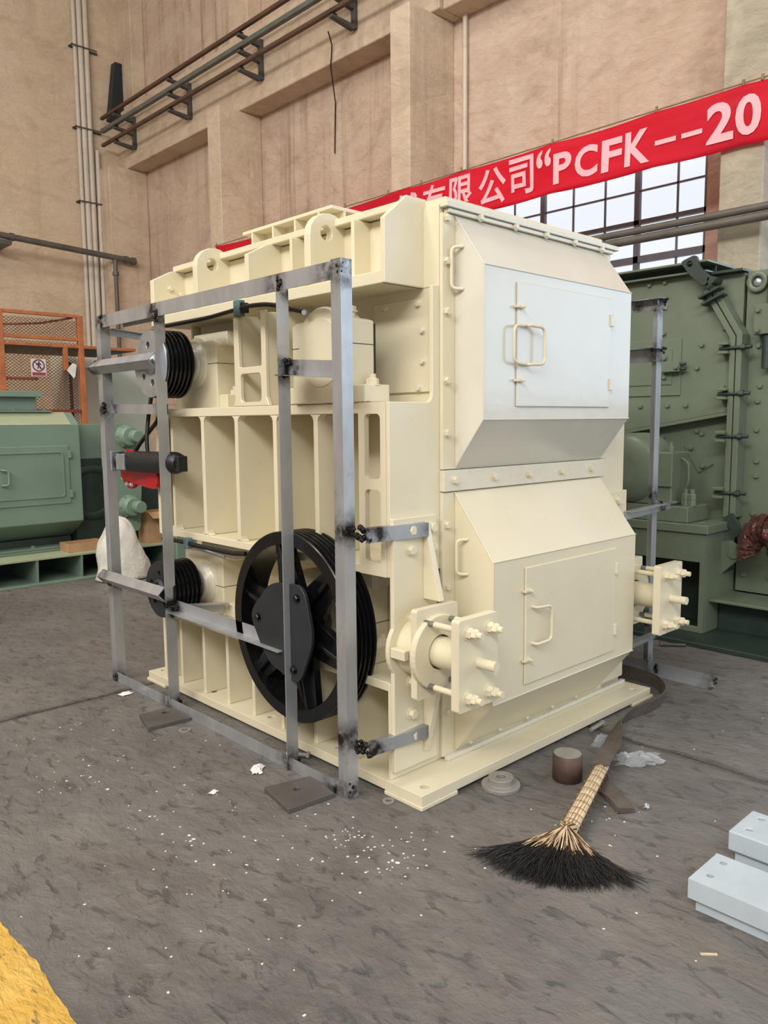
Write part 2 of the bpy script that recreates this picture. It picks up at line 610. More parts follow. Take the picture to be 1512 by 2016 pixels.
# yellow line on the floor, worn edge
mb = MB()
pts = []
yy = -9.0
while yy < 6.0:
    pts.append((-1.50 + random.uniform(-.004, .004) + .006 * math.sin(yy * 9) + (.008 if random.random() < .1 else 0), yy))
    yy += .03
out = [(-1.78 + random.uniform(-.01, .01), p[1]) for p in pts]
n = len(pts)
vs = [(p[0], p[1], .002) for p in pts] + [(p[0], p[1], .002) for p in out] + [(p[0], p[1], -.001) for p in pts] + [(p[0], p[1], -.001) for p in out]
fs = []
for i in range(n - 1):
    fs += [(i, i + 1, n + i + 1, n + i), (i, 2 * n + i, 2 * n + i + 1, i + 1), (n + i, n + i + 1, 3 * n + i + 1, 3 * n + i)]
fs += [(0, n, 3 * n, 2 * n), (n - 1, 3 * n - 1, 4 * n - 1, 2 * n - 1)]
mb.add(vs, fs)
tag(mb.build('floor_line', 'yellow'), 'worn yellow painted line on the dark floor at the lower left', 'floor marking')

# left end wall
MB().box(-11.6, YW, -.2, XW + .4, YW + .4, 13).build('wall_left', 'wall_left', kind='structure')

# back wall with window openings between the columns
WZ0, WZ1 = 2.2, 4.95
WY0, WY1 = 2.06, 5.45
mb = MB()
mb.plate([(-9, -.2), (YW + .4, -.2), (YW + .4, 13), (-9, 13)], [[(WY0, WZ0), (WY1, WZ0), (WY1, WZ1), (WY0, WZ1)]], 'YZ', XW, XW + .4)
mb.build('wall_back', 'wall_back', kind='structure')

MB().box(-11.6, -9, 13, XW + .4, YW + .4, 13.2).build('ceiling', 'column_grey', kind='structure')

MB().box(-11.6, -9, -.2, -11.2, YW + .4, 8.2).build('wall_front', 'wall_left', kind='structure')
COLS = [(15.72, 15.17), (11.08, 10.68), (6.27, 5.89), (1.53, 1.10)]
for i, (ya, yb) in enumerate(COLS):
    mb = MB()
    mb.box(XF, yb, -.2, XW - .001, min(ya, (YW - .001)) if i else (YW - .001), 7.255 if i < 3 else 13)
    mb.build('trim_%d' % (i + 1), 'column' if i < 3 else 'column_grey', None, .012, kind='structure')
# upper columns above the crane beam
for i, (ya, yb) in enumerate(COLS[:3]):
    MB().box(XF + .60, yb - .1, 8.60, XW - .001, min(ya + .1, (YW - .001)), 13).build('trim_%d' % (i + 6), 'column', None, .012, kind='structure')
# crane beam (from the third column on): web plus lower ledge
mb = MB()
mb.plate([(6.40, 7.26), (XW - .001, 7.26), (XW - .001, 8.57), (6.47, 8.57), (6.47, 7.58), (6.45, 7.53), (6.40, 7.50)], [], 'XZ', 5.75, (YW - .001))
mb.build('trim_9', 'column', None, .012, kind='structure')
mb = MB()
mb.plate([(6.47, 7.26), (XW - .001, 7.26), (XW - .001, 8.57), (6.47, 8.57)], [], 'XZ', -6, 5.74)
mb.build('trim_10', 'column', None, .012, kind='structure')
# pinkish jamb strip beside the window
MB().box(XW - .06, 1.535, -.1, XW - .002, WY0 - .004, 4.95).build('trim_11', 'jamb', None, .004, kind='structure')

# steel window
win = thing('window_1', (XW + .1, (WY0 + WY1) / 2, WZ0), kind='structure')
ZM = [2.45, 2.95, 3.47, 3.85, 4.25, 4.75, 5.2]
XG = XW + .06
yv_thick = [WY0 + .03, 2.965, 4.345, WY1 - .03]
yv_thin = [2.455, 3.412, 3.877, 4.82]
mb = MB()
for yv in yv_thick:
    mb.box(XG - .03, yv - .032, WZ0, XG + .03, yv + .032, WZ1)
for z in (WZ0 + .03, 2.95, WZ1 - .03):
    mb.box(XG - .03, WY0, z - .03, XG + .03, WY1, z + .03)
mb.build('window_frame', 'window_steel', win)
for z, h in ((3.53, .04), (3.97, .026)):
    MB().box(XG - .03, WY0, z - h, XG + .03, WY1, z + h).build('transom', 'window_steel', win)
for z in (4.34,):
    MB().box(XG - .012, WY0, z - .011, XG + .012, WY1, z + .011).build('glazing_bar', 'window_steel', win)
for yv in yv_thin:
    MB().box(XG - .012, yv - .010, WZ0, XG + .012, yv + .010, WZ1).build('glazing_bar', 'window_steel', win)
ys = sorted(yv_thick + yv_thin)
zs = [WZ0, 2.95, 3.53, 3.97, 4.34, WZ1]
for a, b in zip(ys[:-1], ys[1:]):
    for c, d in zip(zs[:-1], zs[1:]):
        MB().box(XG - .003, a + .008, c + .008, XG + .003, b - .008, d - .008).build('pane', 'pane', win)

# ------------------------------------------------------------------ pipes, rails, banner on the walls
def conduit(x0, x1, r, ztop, zbot, label, hook=0):
    mb = MB()
    p = [(x1, YW - r - .03, zbot), (x0, YW - r - .03, ztop)]
    mb.tube(p, r, 10)
    o = mb.build('wall_conduit', 'pvc')
    tag(o, label, 'pipe', 'white conduits on the left wall')


conduit(5.544, 5.523, .045, 12.5, 0, 'thin white conduit on left wall, leftmost of the bundle')
conduit(5.658, 5.638, .06, 12.5, 0, 'thick white conduit on left wall, second from the left with red band')
conduit(5.794, 5.752, .06, 12.5, 0, 'thick white conduit on left wall, third from the left')
conduit(5.929, 5.888, .05, 7.643, 0, 'shorter white conduit on left wall, ending below the crane rails')
for k, z in enumerate((9.727, 8.039, 6.476)):
    mb = MB()
    mb.box(5.429, YW - .05, z - .02, 6.054, YW, z + .02)
    mb.box(5.429, YW - .17, z - .012, 5.992, YW - .155, z + .012)
    mb.box(5.429, YW - .17, z - .012, 5.445, YW, z + .012)
    tag(mb.build('pipe_clamp', 'bracket'), ('upper', 'middle', 'lower')[k] + ' iron strap holding the white conduits to the left wall', 'clamp', 'conduit straps')
# iron pipe along the left wall, carried past the corner column
ip = thing('iron_pipe', (4, 15.0, 5.25), 'dark iron pipe running level across the left wall', 'pipe')
MB().tube([(2.6, 15.0, 5.42), (6.33, 15.0, 5.215)], .062, 12).build('pipe', 'pipe', ip)
for x in (3.75, 6.18, 6.36):
    z = 5.42 - (x - 2.6) * .055
    MB().lathe((x - .04, 15.0, z), (1, 0, 0), [(0, .08), (.08, .08)], 16).build('coupling', 'pipe', ip)
MB().box(3.45, 14.97, 5.20, 3.74, YW - .005, 5.29).build('wall_bracket', 'pipe', ip)
MB().tube([(5.93, 15.0, 5.2), (5.93, 15.0, 0)], .045, 10).build('drop_pipe', 'pipe', ip)
MB().lathe((5.93, 15.0, 4.85), (0, 0, 1), [(0, .07), (.08, .07)], 12).build('coupling', 'pipe', ip)
MB().tube([(6.33, 15.0, 5.215), (6.40, 15.02, 5.21), (6.42, 15.155, 5.21)], .055, 10).build('elbow', 'pipe', ip)
# dark steel end stop in the wall corner
mb = MB()
mb.hexa([(6.20, 15.52, 8.35), (6.62, 15.52, 8.35), (6.62, 15.71, 8.35), (6.20, 15.71, 8.35)],
        [(6.38, 15.52, 9.62), (6.62, 15.52, 9.62), (6.62, 15.71, 9.62), (6.38, 15.71, 9.62)])
tag(mb.build('end_stop', 'navy_plate', None, .01), 'dark tapered steel plate standing in the wall corner above the rails', 'bracket')

# conductor rails
for nm, z, x, r, mt, lab in (('upper', 8.305, 6.0, .035, 'rail_brown', 'rust brown conductor bar, topmost of three along the crane beam'),
                             ('middle', 8.035, 6.0, .045, 'rail_grey', 'grey conductor bar, middle of three along the crane beam'),
                             ('lower', 7.735, 6.0, .035, 'rail_brown', 'rust brown conductor bar, lowest of three along the crane beam')):
    o = MB().box(x - r, -6, z - r * .9, x + r, 15.5, z + r * .9).build('conductor_bar', mt, None, .006)
    tag(o, lab, 'rail', 'conductor bars')
BRY = [(14.85, 'first bracket from the wall corner under the conductor bars'), (12.48, 'second bracket from the wall corner under the conductor bars'),
       (10.03, 'third bracket from the wall corner under the conductor bars'), (7.55, 'bracket under the conductor bars nearest the top edge of the photo')]
for y, lab in BRY:
    br = thing('rail_bracket', (6.3, y, 7.6), 'dark three-armed iron ' + lab, 'bracket', 'conductor bar brackets')
    MB().box(6.40, y - .045, 7.60, 6.469, y + .045, 8.27).build('back_plate', 'bracket', br, .004)
    for z in (8.17, 7.90, 7.60):
        m2 = MB()
        m2.hexa([(5.96, y - .045, z + .03), (6.40, y - .045, z - .03), (6.40, y + .045, z - .03), (5.96, y + .045, z + .03)],
                [(5.96, y - .045, z + .07), (6.40, y - .045, z + .05), (6.40, y + .045, z + .05), (5.96, y + .045, z + .07)])
        ar = m2.build('arm', 'bracket', br, .004)
        MB().box(5.97, y - .035, z + .06, 6.06, y + .035, z + .098).build('insulator', 'weld', ar, .003)

# downpipe/cable beside third column
o = MB().tube([(6.80, 5.62, 9.0), (6.80, 5.62, 5.0), (6.80, 5.60, 3.5)], .035, 8).build('wall_cable_pipe', 'pvc')
tag(o, 'thin pale cable pipe running down the back wall beside the middle column', 'pipe')

o = MB().tube([(6.2, 7.90, 7.62), (6.36, 8.0, 7.5), (6.37, 8.05, 7.2), (6.84, 8.5, 6.9), (6.85, 8.55, 6.1)], .010, 6).build('hanging_cable', 'rubber')
tag(o, 'thin dark cable hanging from the conductor bars down over the beam ledge', 'cable')
# double pipe in front of the window
for (z, r, lab) in ((3.580, .038, 'grey pipe across the window, upper of the pair'), (3.492, .045, 'grey pipe across the window, lower of the pair')):
    o = MB().tube([(5.72, 3.5, z), (5.72, 1.5, z), (5.72, -5, z)], r, 12).build('water_pipe', 'pipe')
    tag(o, lab, 'pipe', 'pipes in front of the window')

# banner
ban = thing('banner', (5.9, 4, 4.5), 'long red cloth banner with pale lettering strung along the back wall', 'banner')
XB = 5.905
ny, nz = 240, 10
ya, yb = 10.79, -3.5
vs, fs = [], []
for i in range(ny + 1):
    y = ya + (yb - ya) * i / ny
    kn = [10.79, 8.0, 6.0, 4.9, 3.5, 2.2, 1.3, -1.2, -3.5]
    sag = 0
    for a, b in zip(kn[:-1], kn[1:]):
        if b <= y <= a:
            tt = (a - y) / (a - b)
            sag = .055 * (a - b) / 2.0 * 4 * tt * (1 - tt) * .6
    hgt = .16 + (.42) * min(1, (ya - y) / 2.5) if y > 8.3 else .56
    zt = 4.80 - sag
    for j in range(nz + 1):
        s = j / nz
        wv = .007 * math.sin(y * 2.7 + s * 4) + .003 * math.sin(y * 7 - s * 9)
        vs.append((XB - .022 + wv, y, zt - hgt * s))
for i in range(ny):
    for j in range(nz):
        a = i * (nz + 1) + j
        fs.append((a, a + 1, a + nz + 2, a + nz + 1))
mb = MB()
mb.add(vs, fs, True)
cl = mb.build('cloth', 'banner', ban)
sd = cl.modifiers.new('thick', 'SOLIDIFY')
sd.thickness = .002
cordz = MB().tube([(XB - .02, 10.85, 4.81), (XB - .02, 6.0, 4.80), (XB - .02, 1.3, 4.815), (XB - .02, -3.5, 4.81)], .007, 6).build('cord', 'wire', ban)
for y in (10.8, 6.27, 7.2, 5.62, 4.9, 3.5, 2.2, 1.3, 1.12):
    MB().tube([(XB - .02, y, 4.79), (XB - .01, y, 4.85)], .014, 6).build('tie', 'wire', ban)


def glyph(ch, y0, y1, z0, z1, bold=.03):
    cu = bpy.data.curves.new('t', 'FONT')
    cu.body = ch
    cu.size = 1
    cu.offset = bold
    cu.extrude = .002
    cu.resolution_u = 4
    to = bpy.data.objects.new('t', cu)
    C.objects.link(to)
    dg = bpy.context.evaluated_depsgraph_get()
    dg.update()
    me = bpy.data.meshes.new_from_object(to.evaluated_get(dg))
    bpy.data.objects.remove(to)
    xs = [v.co.x for v in me.vertices]
    zs_ = [v.co.y for v in me.vertices]
    if not xs:
        return None
    ax, bx, az, bz = min(xs), max(xs), min(zs_), max(zs_)
    for v in me.vertices:
        x, y, z = v.co
        t = (x - ax) / (bx - ax)
        s = (y - az) / (bz - az)
        yy_ = y0 + (y1 - y0) * t
        zz_ = z0 + (z1 - z0) * s
        sl = (4.78 - zz_) / .56
        wv_ = .007 * math.sin(yy_ * 2.7 + sl * 4) + .003 * math.sin(yy_ * 7 - sl * 9)
        v.co = (XB - .022 + wv_ - .012 - z * .5, yy_, zz_)
    me.materials.clear()
    me.materials.append(M['letter'])
    return me


TXT = [('\u68b0', 6.07, 5.66, 4.31, 4.715), ('\u6709', 5.57, 5.17, 4.30, 4.735), ('\u9650', 5.09, 4.70, 4.315, 4.745), ('\u516c', 4.60, 4.16, 4.28, 4.72),
       ('\u53f8', 4.11, 3.75, 4.31, 4.745), ('\u201c', 3.70, 3.50, 4.55, 4.75), ('P', 3.465, 3.22, 4.325, 4.665), ('C', 3.17, 2.88, 4.32, 4.66),
       ('F', 2.83, 2.585, 4.31, 4.655), ('K', 2.545, 2.26, 4.31, 4.665), ('-', 2.20, 1.97, 4.453, 4.50), ('-', 1.91, 1.69, 4.453, 4.50),
       ('2', 1.645, 1.375, 4.32, 4.695), ('0', 1.355, 1.11, 4.32, 4.695)]
for ch, y0, y1, z0, z1 in TXT:
    me = glyph(ch, y0, y1, z0, z1, .018 if ord(ch) > 255 else .03)
    if me:
        o = bpy.data.objects.new('character', me)
        fin(o, 'character', ban)
#@PART2
# ------------------------------------------------------------------ the cream crusher
cr = thing('impact_crusher', (.95, 1.18, 0), 'large cream painted twin rotor crusher with two hatch hoods, in the middle of the hall', 'machine')
CX = .95


def mx(x):
    return 2 * CX - x


def rounded_poly(pts, r, n=4):
    out = []
    m = len(pts)
    for i in range(m):
        p0, p1, p2 = Vector(pts[i - 1]), Vector(pts[i]), Vector(pts[(i + 1) % m])
        a, b = (p0 - p1), (p2 - p1)
        rr = min(r, a.length * .45, b.length * .45)
        a.normalize()
        b.normalize()
        s, e = p1 + a * rr, p1 + b * rr
        for k in range(n + 1):
            t = k / n
            q = s * (1 - t) ** 2 + p1 * 2 * t * (1 - t) + e * t * t
            out.append((q.x, q.y))
    return out


# base
hole_xy = [(.075, .055), (1.80, .055), (.085, 1.17), (.085, 1.73), (.085, .62), (1.815, .62), (1.815, 1.17), (1.815, 1.73), (.075, 2.30), (1.80, 2.30)]
mb = MB()
mb.plate([(0, 0), (1.9, 0), (1.9, 2.36), (0, 2.36)], [circ(x, y, .021, 18) for x, y in hole_xy], 'XY', .018, .062)
mb.build('base_plate', 'cream', cr, .003)
for x0, y0 in ((-.006, -.006), (1.70, -.006), (-.006, 2.15), (1.70, 2.15)):
    MB().box(x0, y0, 0, x0 + .225, y0 + .225, .0175).build('shim_plate', 'cream', cr, .002)
MB().box(.02, .17, .003, 1.88, 2.2, .017).build('base_gap_shade', 'hole', cr)  # dark sheet standing in for the shade in the gap under the base

# core body and lower frame
MB().box(.325, .215, .0625, 1.575, 2.145, 2.50).build('core_body', 'cream', cr)


def lower_side(sx):
    X = (lambda x: x) if sx < 0 else mx

    def bx(nm, x0, y0, z0, x1, y1, z1, bev=.003, mt='cream'):
        a, b = sorted((X(x0), X(x1)))
        return MB().box(a, y0, z0, b, y1, z1).build(nm, mt, cr, bev)
    bx('bearing_shelf', .025, .195, .448, .322, 2.16, .487)
    for y in (.21, .47, .735, 1.0, 1.255, 1.50, 1.745, 2.0, 2.15):
        mb = MB()
        pr = [(X(.033), .0625), (X(.033), .4475), (X(.322), .4475), (X(.322), .0625)]
        mb.plate(pr, [], 'XZ', y - .0125, y + .0125)
        mb.build('lower_rib', 'cream', cr, .002)
    # middle rib band
    bx('band_top_plate', .02, .217, 1.632, .322, 2.16, 1.678)
    bx('band_bottom_plate', .02, .217, .945, .322, 2.16, .985)
    for y in (1.99, 1.655, 1.325, .992, .678):
        pr = rounded_poly([(X(.02), .986), (X(.02), 1.631), (X(.322), 1.631), (X(.322), .986)], .004, 1)
        mb = MB()
        mb.plate(pr, [], 'XZ', y - .0145, y + .0145)
        mb.build('band_rib', 'cream', cr, .002)
        # flared fillet where rib meets the plates
        f = MB()
        for zz, sg in ((1.631, -1), (.986, 1)):
            for s2 in (-1, 1):
                f.plate([(y + s2 * .014, zz), (y + s2 * .038, zz), (y + s2 * .022, zz + sg * .010), (y + s2 * .014, zz + sg * .028)], [], 'YZ', X(.021), X(.06))
        f.build('fillets', 'cream', cr, kind='stuff')
    hs = [rrect(.25, 1.357, .347, 1.63, .022), rrect(.25, 1.0, .347, 1.312, .022)]
    mb = MB()
    mb.plate([(.217, .945), (.217, 1.678), (.385, 1.678), (.385, .945)], hs, 'YZ', X(.019), X(.045))
    mb.build('window_plate', 'cream', cr, .003)
    hs = [rrect(2.0, 1.357, 2.11, 1.63, .022), rrect(2.0, 1.0, 2.11, 1.312, .022)]
    mb = MB()
    mb.plate([(1.975, .945), (1.975, 1.678), (2.16, 1.678), (2.16, .945)], hs, 'YZ', X(.019), X(.045))
    mb.build('window_plate', 'cream', cr, .003)
    # side plates (near and far end)
    for y0, y1 in ((.195, .216), (2.161, 2.182)):
        prof = [(.02, .945), (.02, 1.678), (.245, 1.678)]
        prof += [(.245 + .035 * math.sin(t * PI / 8), 1.713 - .035 * math.cos(t * PI / 8)) for t in range(1, 5)]
        prof += [(.28, 2.172), (.36, 2.172), (.36, .945)]
        mb = MB()
        mb.plate([(X(a), b) for a, b in prof], [], 'XZ', y0, y1)
        mb.build('side_plate', 'cream', cr, .003)
        mb = MB()
        mb.plate([(X(a), b) for a, b in [(.018, .0625), (.018, .487), (.36, .487), (.36, .0625)]], [], 'XZ', y0, y1)
        mb.build('side_plate', 'cream', cr, .003)
    # mullion bracket between the upper bearings: two posts with windows
    hs = [rrect(1.095, 1.875, 1.27, 2.20, .02), rrect(1.095, 1.70, 1.27, 1.838, .02)]
    mb = MB()
    mb.plate([(1.03, 1.679), (1.05, 1.72), (1.052, 2.135), (1.085, 2.135), (1.085, 1.875), (1.105, 1.872), (1.265, 1.872), (1.28, 1.875), (1.284, 2.12), (1.322, 2.12), (1.322, 1.72), (1.34, 1.679)],
             [rrect(1.095, 1.70, 1.272, 1.838, .02)], 'YZ', X(.02), X(.042))
    br = mb.build('centre_bracket', 'cream', cr, .003)
    for y in (1.068, 1.303):
        a, b = sorted((X(.043), X(.322)))
        m2 = MB()
        m2.plate([(X(.043), 1.679), (X(.043), 2.125), (X(.322), 2.150), (X(.322), 1.679)], [], 'XZ', y - .014, y + .014)
        m2.build('web', 'cream', br, .002)
    for z in (1.78, 1.98):
        inst('bolt', B['cream_l'], br, (X(.20), 1.09, z), (0, 1, 0))
    # bolted cover plates behind the bearings
    for y0, y1 in ((.236, .60), (1.75, 2.12)):
        a, b = sorted((X(.312), X(.324)))
        cp = MB().box(a, y0, 1.725, b, y1, 2.13).build('cover_plate', 'cream', cr, .002)
        for yy, zz in ((y0 + .278, 2.106), (y0 + .07, 2.106), (y0 + .045, 1.99), (y0 + .045, 1.857), (y0 + .07, 1.743)):
            inst('bolt', B['cream_s'], cp, (X(.312), yy, zz), (X(0) - X(.312), 0, 0), None, random.random())
    # upper overhanging box: lip, web, roof edge, ribs, lugs
    bx('lip_plate', .09, .297, 2.172, .36, 2.31, 2.2245)
    bx('lip_web', .30, .297, 2.2250, .324, 2.31, 2.499)

    def rib(nm, y0, y1, prof, hole=None):
        m2 = MB()
        m2.plate([(X(a), b) for a, b in prof], [[(X(a), b) for a, b in hole]] if hole else [], 'XZ', y0, y1)
        return m2.build(nm, 'cream', cr, .003)
    cheek = [(.092, 2.2250), (.092, 2.44), (.215, 2.503), (.325, 2.503), (.325, 2.2250)]
    rib('cheek_plate', .286, .312, [(.088, 2.172), (.088, 2.435), (.222, 2.545), (.34, 2.545), (.34, 2.172)])
    rib('cheek_plate', 2.27, 2.312, cheek)
    rib('chamfered_rib', 1.281, 1.315, cheek)
    rib('chamfered_rib', .60, .622, [(.20, 2.2250), (.20, 2.499), (.325, 2.499), (.325, 2.2250)])
    rib('chamfered_rib', 1.06, 1.08, [(.20, 2.2250), (.20, 2.499), (.325, 2.499), (.325, 2.2250)])
    for y0, y1 in ((.780, .824), (1.773, 1.817)):
        prof = [(.09, 2.2250), (.09, 2.45)] + [(.21 - .12 * math.cos(t * PI / 10), 2.452 + .108 * math.sin(t * PI / 10)) for t in range(1, 10)] + [(.33, 2.45), (.33, 2.2250)]
        rib('lifting_lug', y0, y1, prof, circ(.190, 2.468, .034, 20))
    for z in (2.29, 2.40):
        inst('bolt', B['cream'], cr, (X(.2), 2.268, z), (0, -1, 0))
        inst('bolt', B['cream'], cr, (X(.27), 2.268, z - .03), (0, -1, 0))


lower_side(-1)
lower_side(1)
mb = MB()
mb.plate([(.335, .17), (1.565, .17), (1.565, .2885), (1.66, .2885), (1.66, 2.30), (.24, 2.30), (.24, .2885), (.335, .2885)], [], 'XY', 2.504, 2.537)
mb.build('roof_plate', 'cream', cr, .004)

for a_, b_ in ((.322, .36), (1.54, 1.578)):
    MB().box(a_, .195, 2.1725, b_, .2855, 2.5035).build('corner_filler', 'cream', cr)
# inlet flange on the roof
fl = MB()
fl.plate([(.44, 1.04), (1.46, 1.04), (1.46, 1.84), (.44, 1.84)], [[(.54, 1.14), (1.36, 1.14), (1.36, 1.74), (.54, 1.74)]], 'XY', 2.672, 2.69)
inl = fl.build('inlet_flange', 'cream', cr, .002)
mb = MB()
mb.plate([(.53, 1.13), (1.37, 1.13), (1.37, 1.75), (.53, 1.75)], [[(.54, 1.14), (1.36, 1.14), (1.36, 1.74), (.54, 1.74)]], 'XY', 2.535, 2.672)
mb.build('inlet_neck', 'cream', cr)
for y in (1.745, 1.545, 1.345, 1.145):
    for x0, x1 in ((.44, .53), (1.37, 1.46)):
        MB().box(x0, y - .007, 2.5355, x1, y + .007, 2.6715).build('gusset', 'cream', inl)
for x in (.53, .82, 1.09, 1.37):
    MB().box(x - .007, 1.04, 2.5355, x + .007, 1.13, 2.6715).build('gusset', 'cream', inl)

# front and back hoods (mirror image at the far end)
def hood(ys):
    Y = (lambda y: y) if ys > 0 else (lambda y: 2.36 - y)

    def yz(prof):
        return [(Y(a), b) for a, b in prof]

    def bx(nm, x0, y0, z0, x1, y1, z1, mt='cream', bev=.002, par=cr):
        a, b = sorted((Y(y0), Y(y1)))
        return MB().box(x0, a, z0, x1, b, z1).build(nm, mt, par, bev)
    yd = (0, -1 if ys > 0 else 1, 0)
    # mounting flange strips on the body
    up = MB()
    up.plate([(.322, 1.386), (.322, 2.47), (1.66, 2.47), (1.66, 1.386)], [[(.41, 1.43), (1.59, 1.43), (1.59, 2.43), (.41, 2.43)]], 'XZ', Y(.176), Y(.194))
    uf = up.build('hood_flange', 'cream', cr, .002)
    lo = MB()
    lo.plate([(.322, .075), (.322, 1.284), (1.66, 1.284), (1.66, .075)], [[(.41, .11), (1.59, .11), (1.59, 1.24), (.41, 1.24)]], 'XZ', Y(.176), Y(.194))
    lf = lo.build('hood_flange', 'cream', cr, .002)
    bnd = bx('joint_strip', .322, .166, 1.2885, 1.625, .194, 1.3815, 'cream_gal')
    bx('front_wall', .361, .196, .0625, 1.539, .2145, 2.50)
    bx('roof_rail', .345, .160, 2.4725, 1.66, .19, 2.49, 'cream_gal')
    bx('roof_rail', .322, .150, 2.4925, 1.70, .19, 2.515, 'cream_gal')
    bx('foot_rail', .33, .150, .0625, 1.88, .175, .082, 'cream_gal')
    for x in (.389, .667, .935, 1.212, 1.489):
        inst('bolt', B['cream'], bnd, (x, Y(.166), 1.337), yd, None, random.random())
    for z in (2.45, 2.273, 2.063, 1.771, 1.544):
        inst('bolt', B['cream'], uf, (.347, Y(.176), z), yd, None, random.random())
    for z in (1.140, .862, .60, .286):
        inst('bolt', B['cream'], lf, (.349, Y(.176), z), yd, None, random.random())
    for x in (.55, .804, 1.044, 1.288, 1.539):
        inst('bolt', B['cream_s'], uf, (x, Y(.158), 2.481), yd, None, random.random())
    for x in (.5, .72, .94, 1.16, 1.38):
        inst('bolt', B['cream_s'], lf, (x, Y(.172), .104), yd, None, random.random())
    for prof, nm, yf, z0, z1, zd0, zd1, mt in (
            ([(.176, 2.468), (.015, 2.247), (.015, 1.602), (.176, 1.388)], 'upper_hood', .015, 2.2, 1.65, 1.657, 2.198, 'bluegrey'),
            ([(.176, 1.282), (-.045, .990), (-.045, .355), (.176, .085)], 'lower_hood', -.045, .95, .40, .398, .942, 'cream')):
        mb = MB()
        mb.plate(yz(prof), [], 'YZ', .402, 1.604)
        hd = mb.build(nm, mt, cr, .004, 2)
        # weld bead along the front edges
        wb = MB()
        for (a, b) in zip(prof[:-1], prof[1:]):
            wb.tube([(.402, Y(a[0]), a[1]), (.402, Y(b[0]), b[1])], .0035, 6)
        for p in prof[1:3]:
            wb.tube([(.402, Y(p[0]), p[1]), (1.604, Y(p[0]), p[1])], .0035, 6)
        wb.build('weld_seam', mt, hd)
        # hatch door
        dr = bx('hatch_door', .622, yf - .010, zd0, 1.395, yf - .0005, zd1, mt, .004, hd)
        zm = (zd0 + zd1) / 2
        hw = .085
        yo = yf - .010
        pth = rounded_path([(.675, Y(yo), zm + hw), (.675, Y(yo - .028), zm + hw), (.775, Y(yo - .036), zm + hw - .004), (.775, Y(yo - .036), zm - hw + .004), (.675, Y(yo - .028), zm - hw), (.675, Y(yo), zm - hw)], .03)
        MB().tube(pth, .0075, 10).build('door_handle', 'cream', dr)
        if nm == 'upper_hood':
            pth = rounded_path([(.680, Y(yo), zm + hw), (.680, Y(yo - .012), zm + hw), (.575, Y(yo - .018), zm + hw - .006), (.575, Y(yo - .018), zm - hw + .006), (.680, Y(yo - .012), zm - hw), (.680, Y(yo), zm - hw)], .03)
            MB().tube(pth, .0065, 10).build('door_handle', 'cream', dr)
        for z in (zd1 - .108, zd0 + .115):
            inst('latch_bolt', B['cream_t'], dr, (.646, Y(yo + .001), z), yd, None, .3)
            bx('latch_tab', .604, yf - .022, z - .005, .632, yf - .003, z + .005, 'cream', .001, dr)
            bx('hinge', 1.385, yf - .020, z - .03, 1.408, yf - .001, z + .03, 'cream_gal', .003, dr)
        # lifting handle on the side face
        for xs in (.402, 1.604):
            sg = -1 if xs < 1 else 1
            a, zc, hh = (.14, 2.245, .088) if nm == 'upper_hood' else (.11, 1.0, .078)
            pth = rounded_path([(xs, Y(a - .012), zc + hh), (xs + sg * .04, Y(a + .02), zc + hh - .002), (xs + sg * .04, Y(a + .02), zc - hh + .002), (xs, Y(a - .012), zc - hh)], .025)
            MB().tube(pth, .0075, 10).build('lifting_handle', 'cream', hd)


def rounded_path(pts, r, n=5):
    pts = [Vector(p) for p in pts]
    out = [pts[0]]
    for i in range(1, len(pts) - 1):
        a, b = pts[i - 1] - pts[i], pts[i + 1] - pts[i]
        rr = min(r, a.length * .45, b.length * .45)
        s, e = pts[i] + a.normalized() * rr, pts[i] + b.normalized() * rr
        for k in range(n + 1):
            t = k / n
            out.append(s * (1 - t) ** 2 + pts[i] * 2 * t * (1 - t) + e * t * t)
    out.append(pts[-1])
    return out


hood(1)
hood(-1)

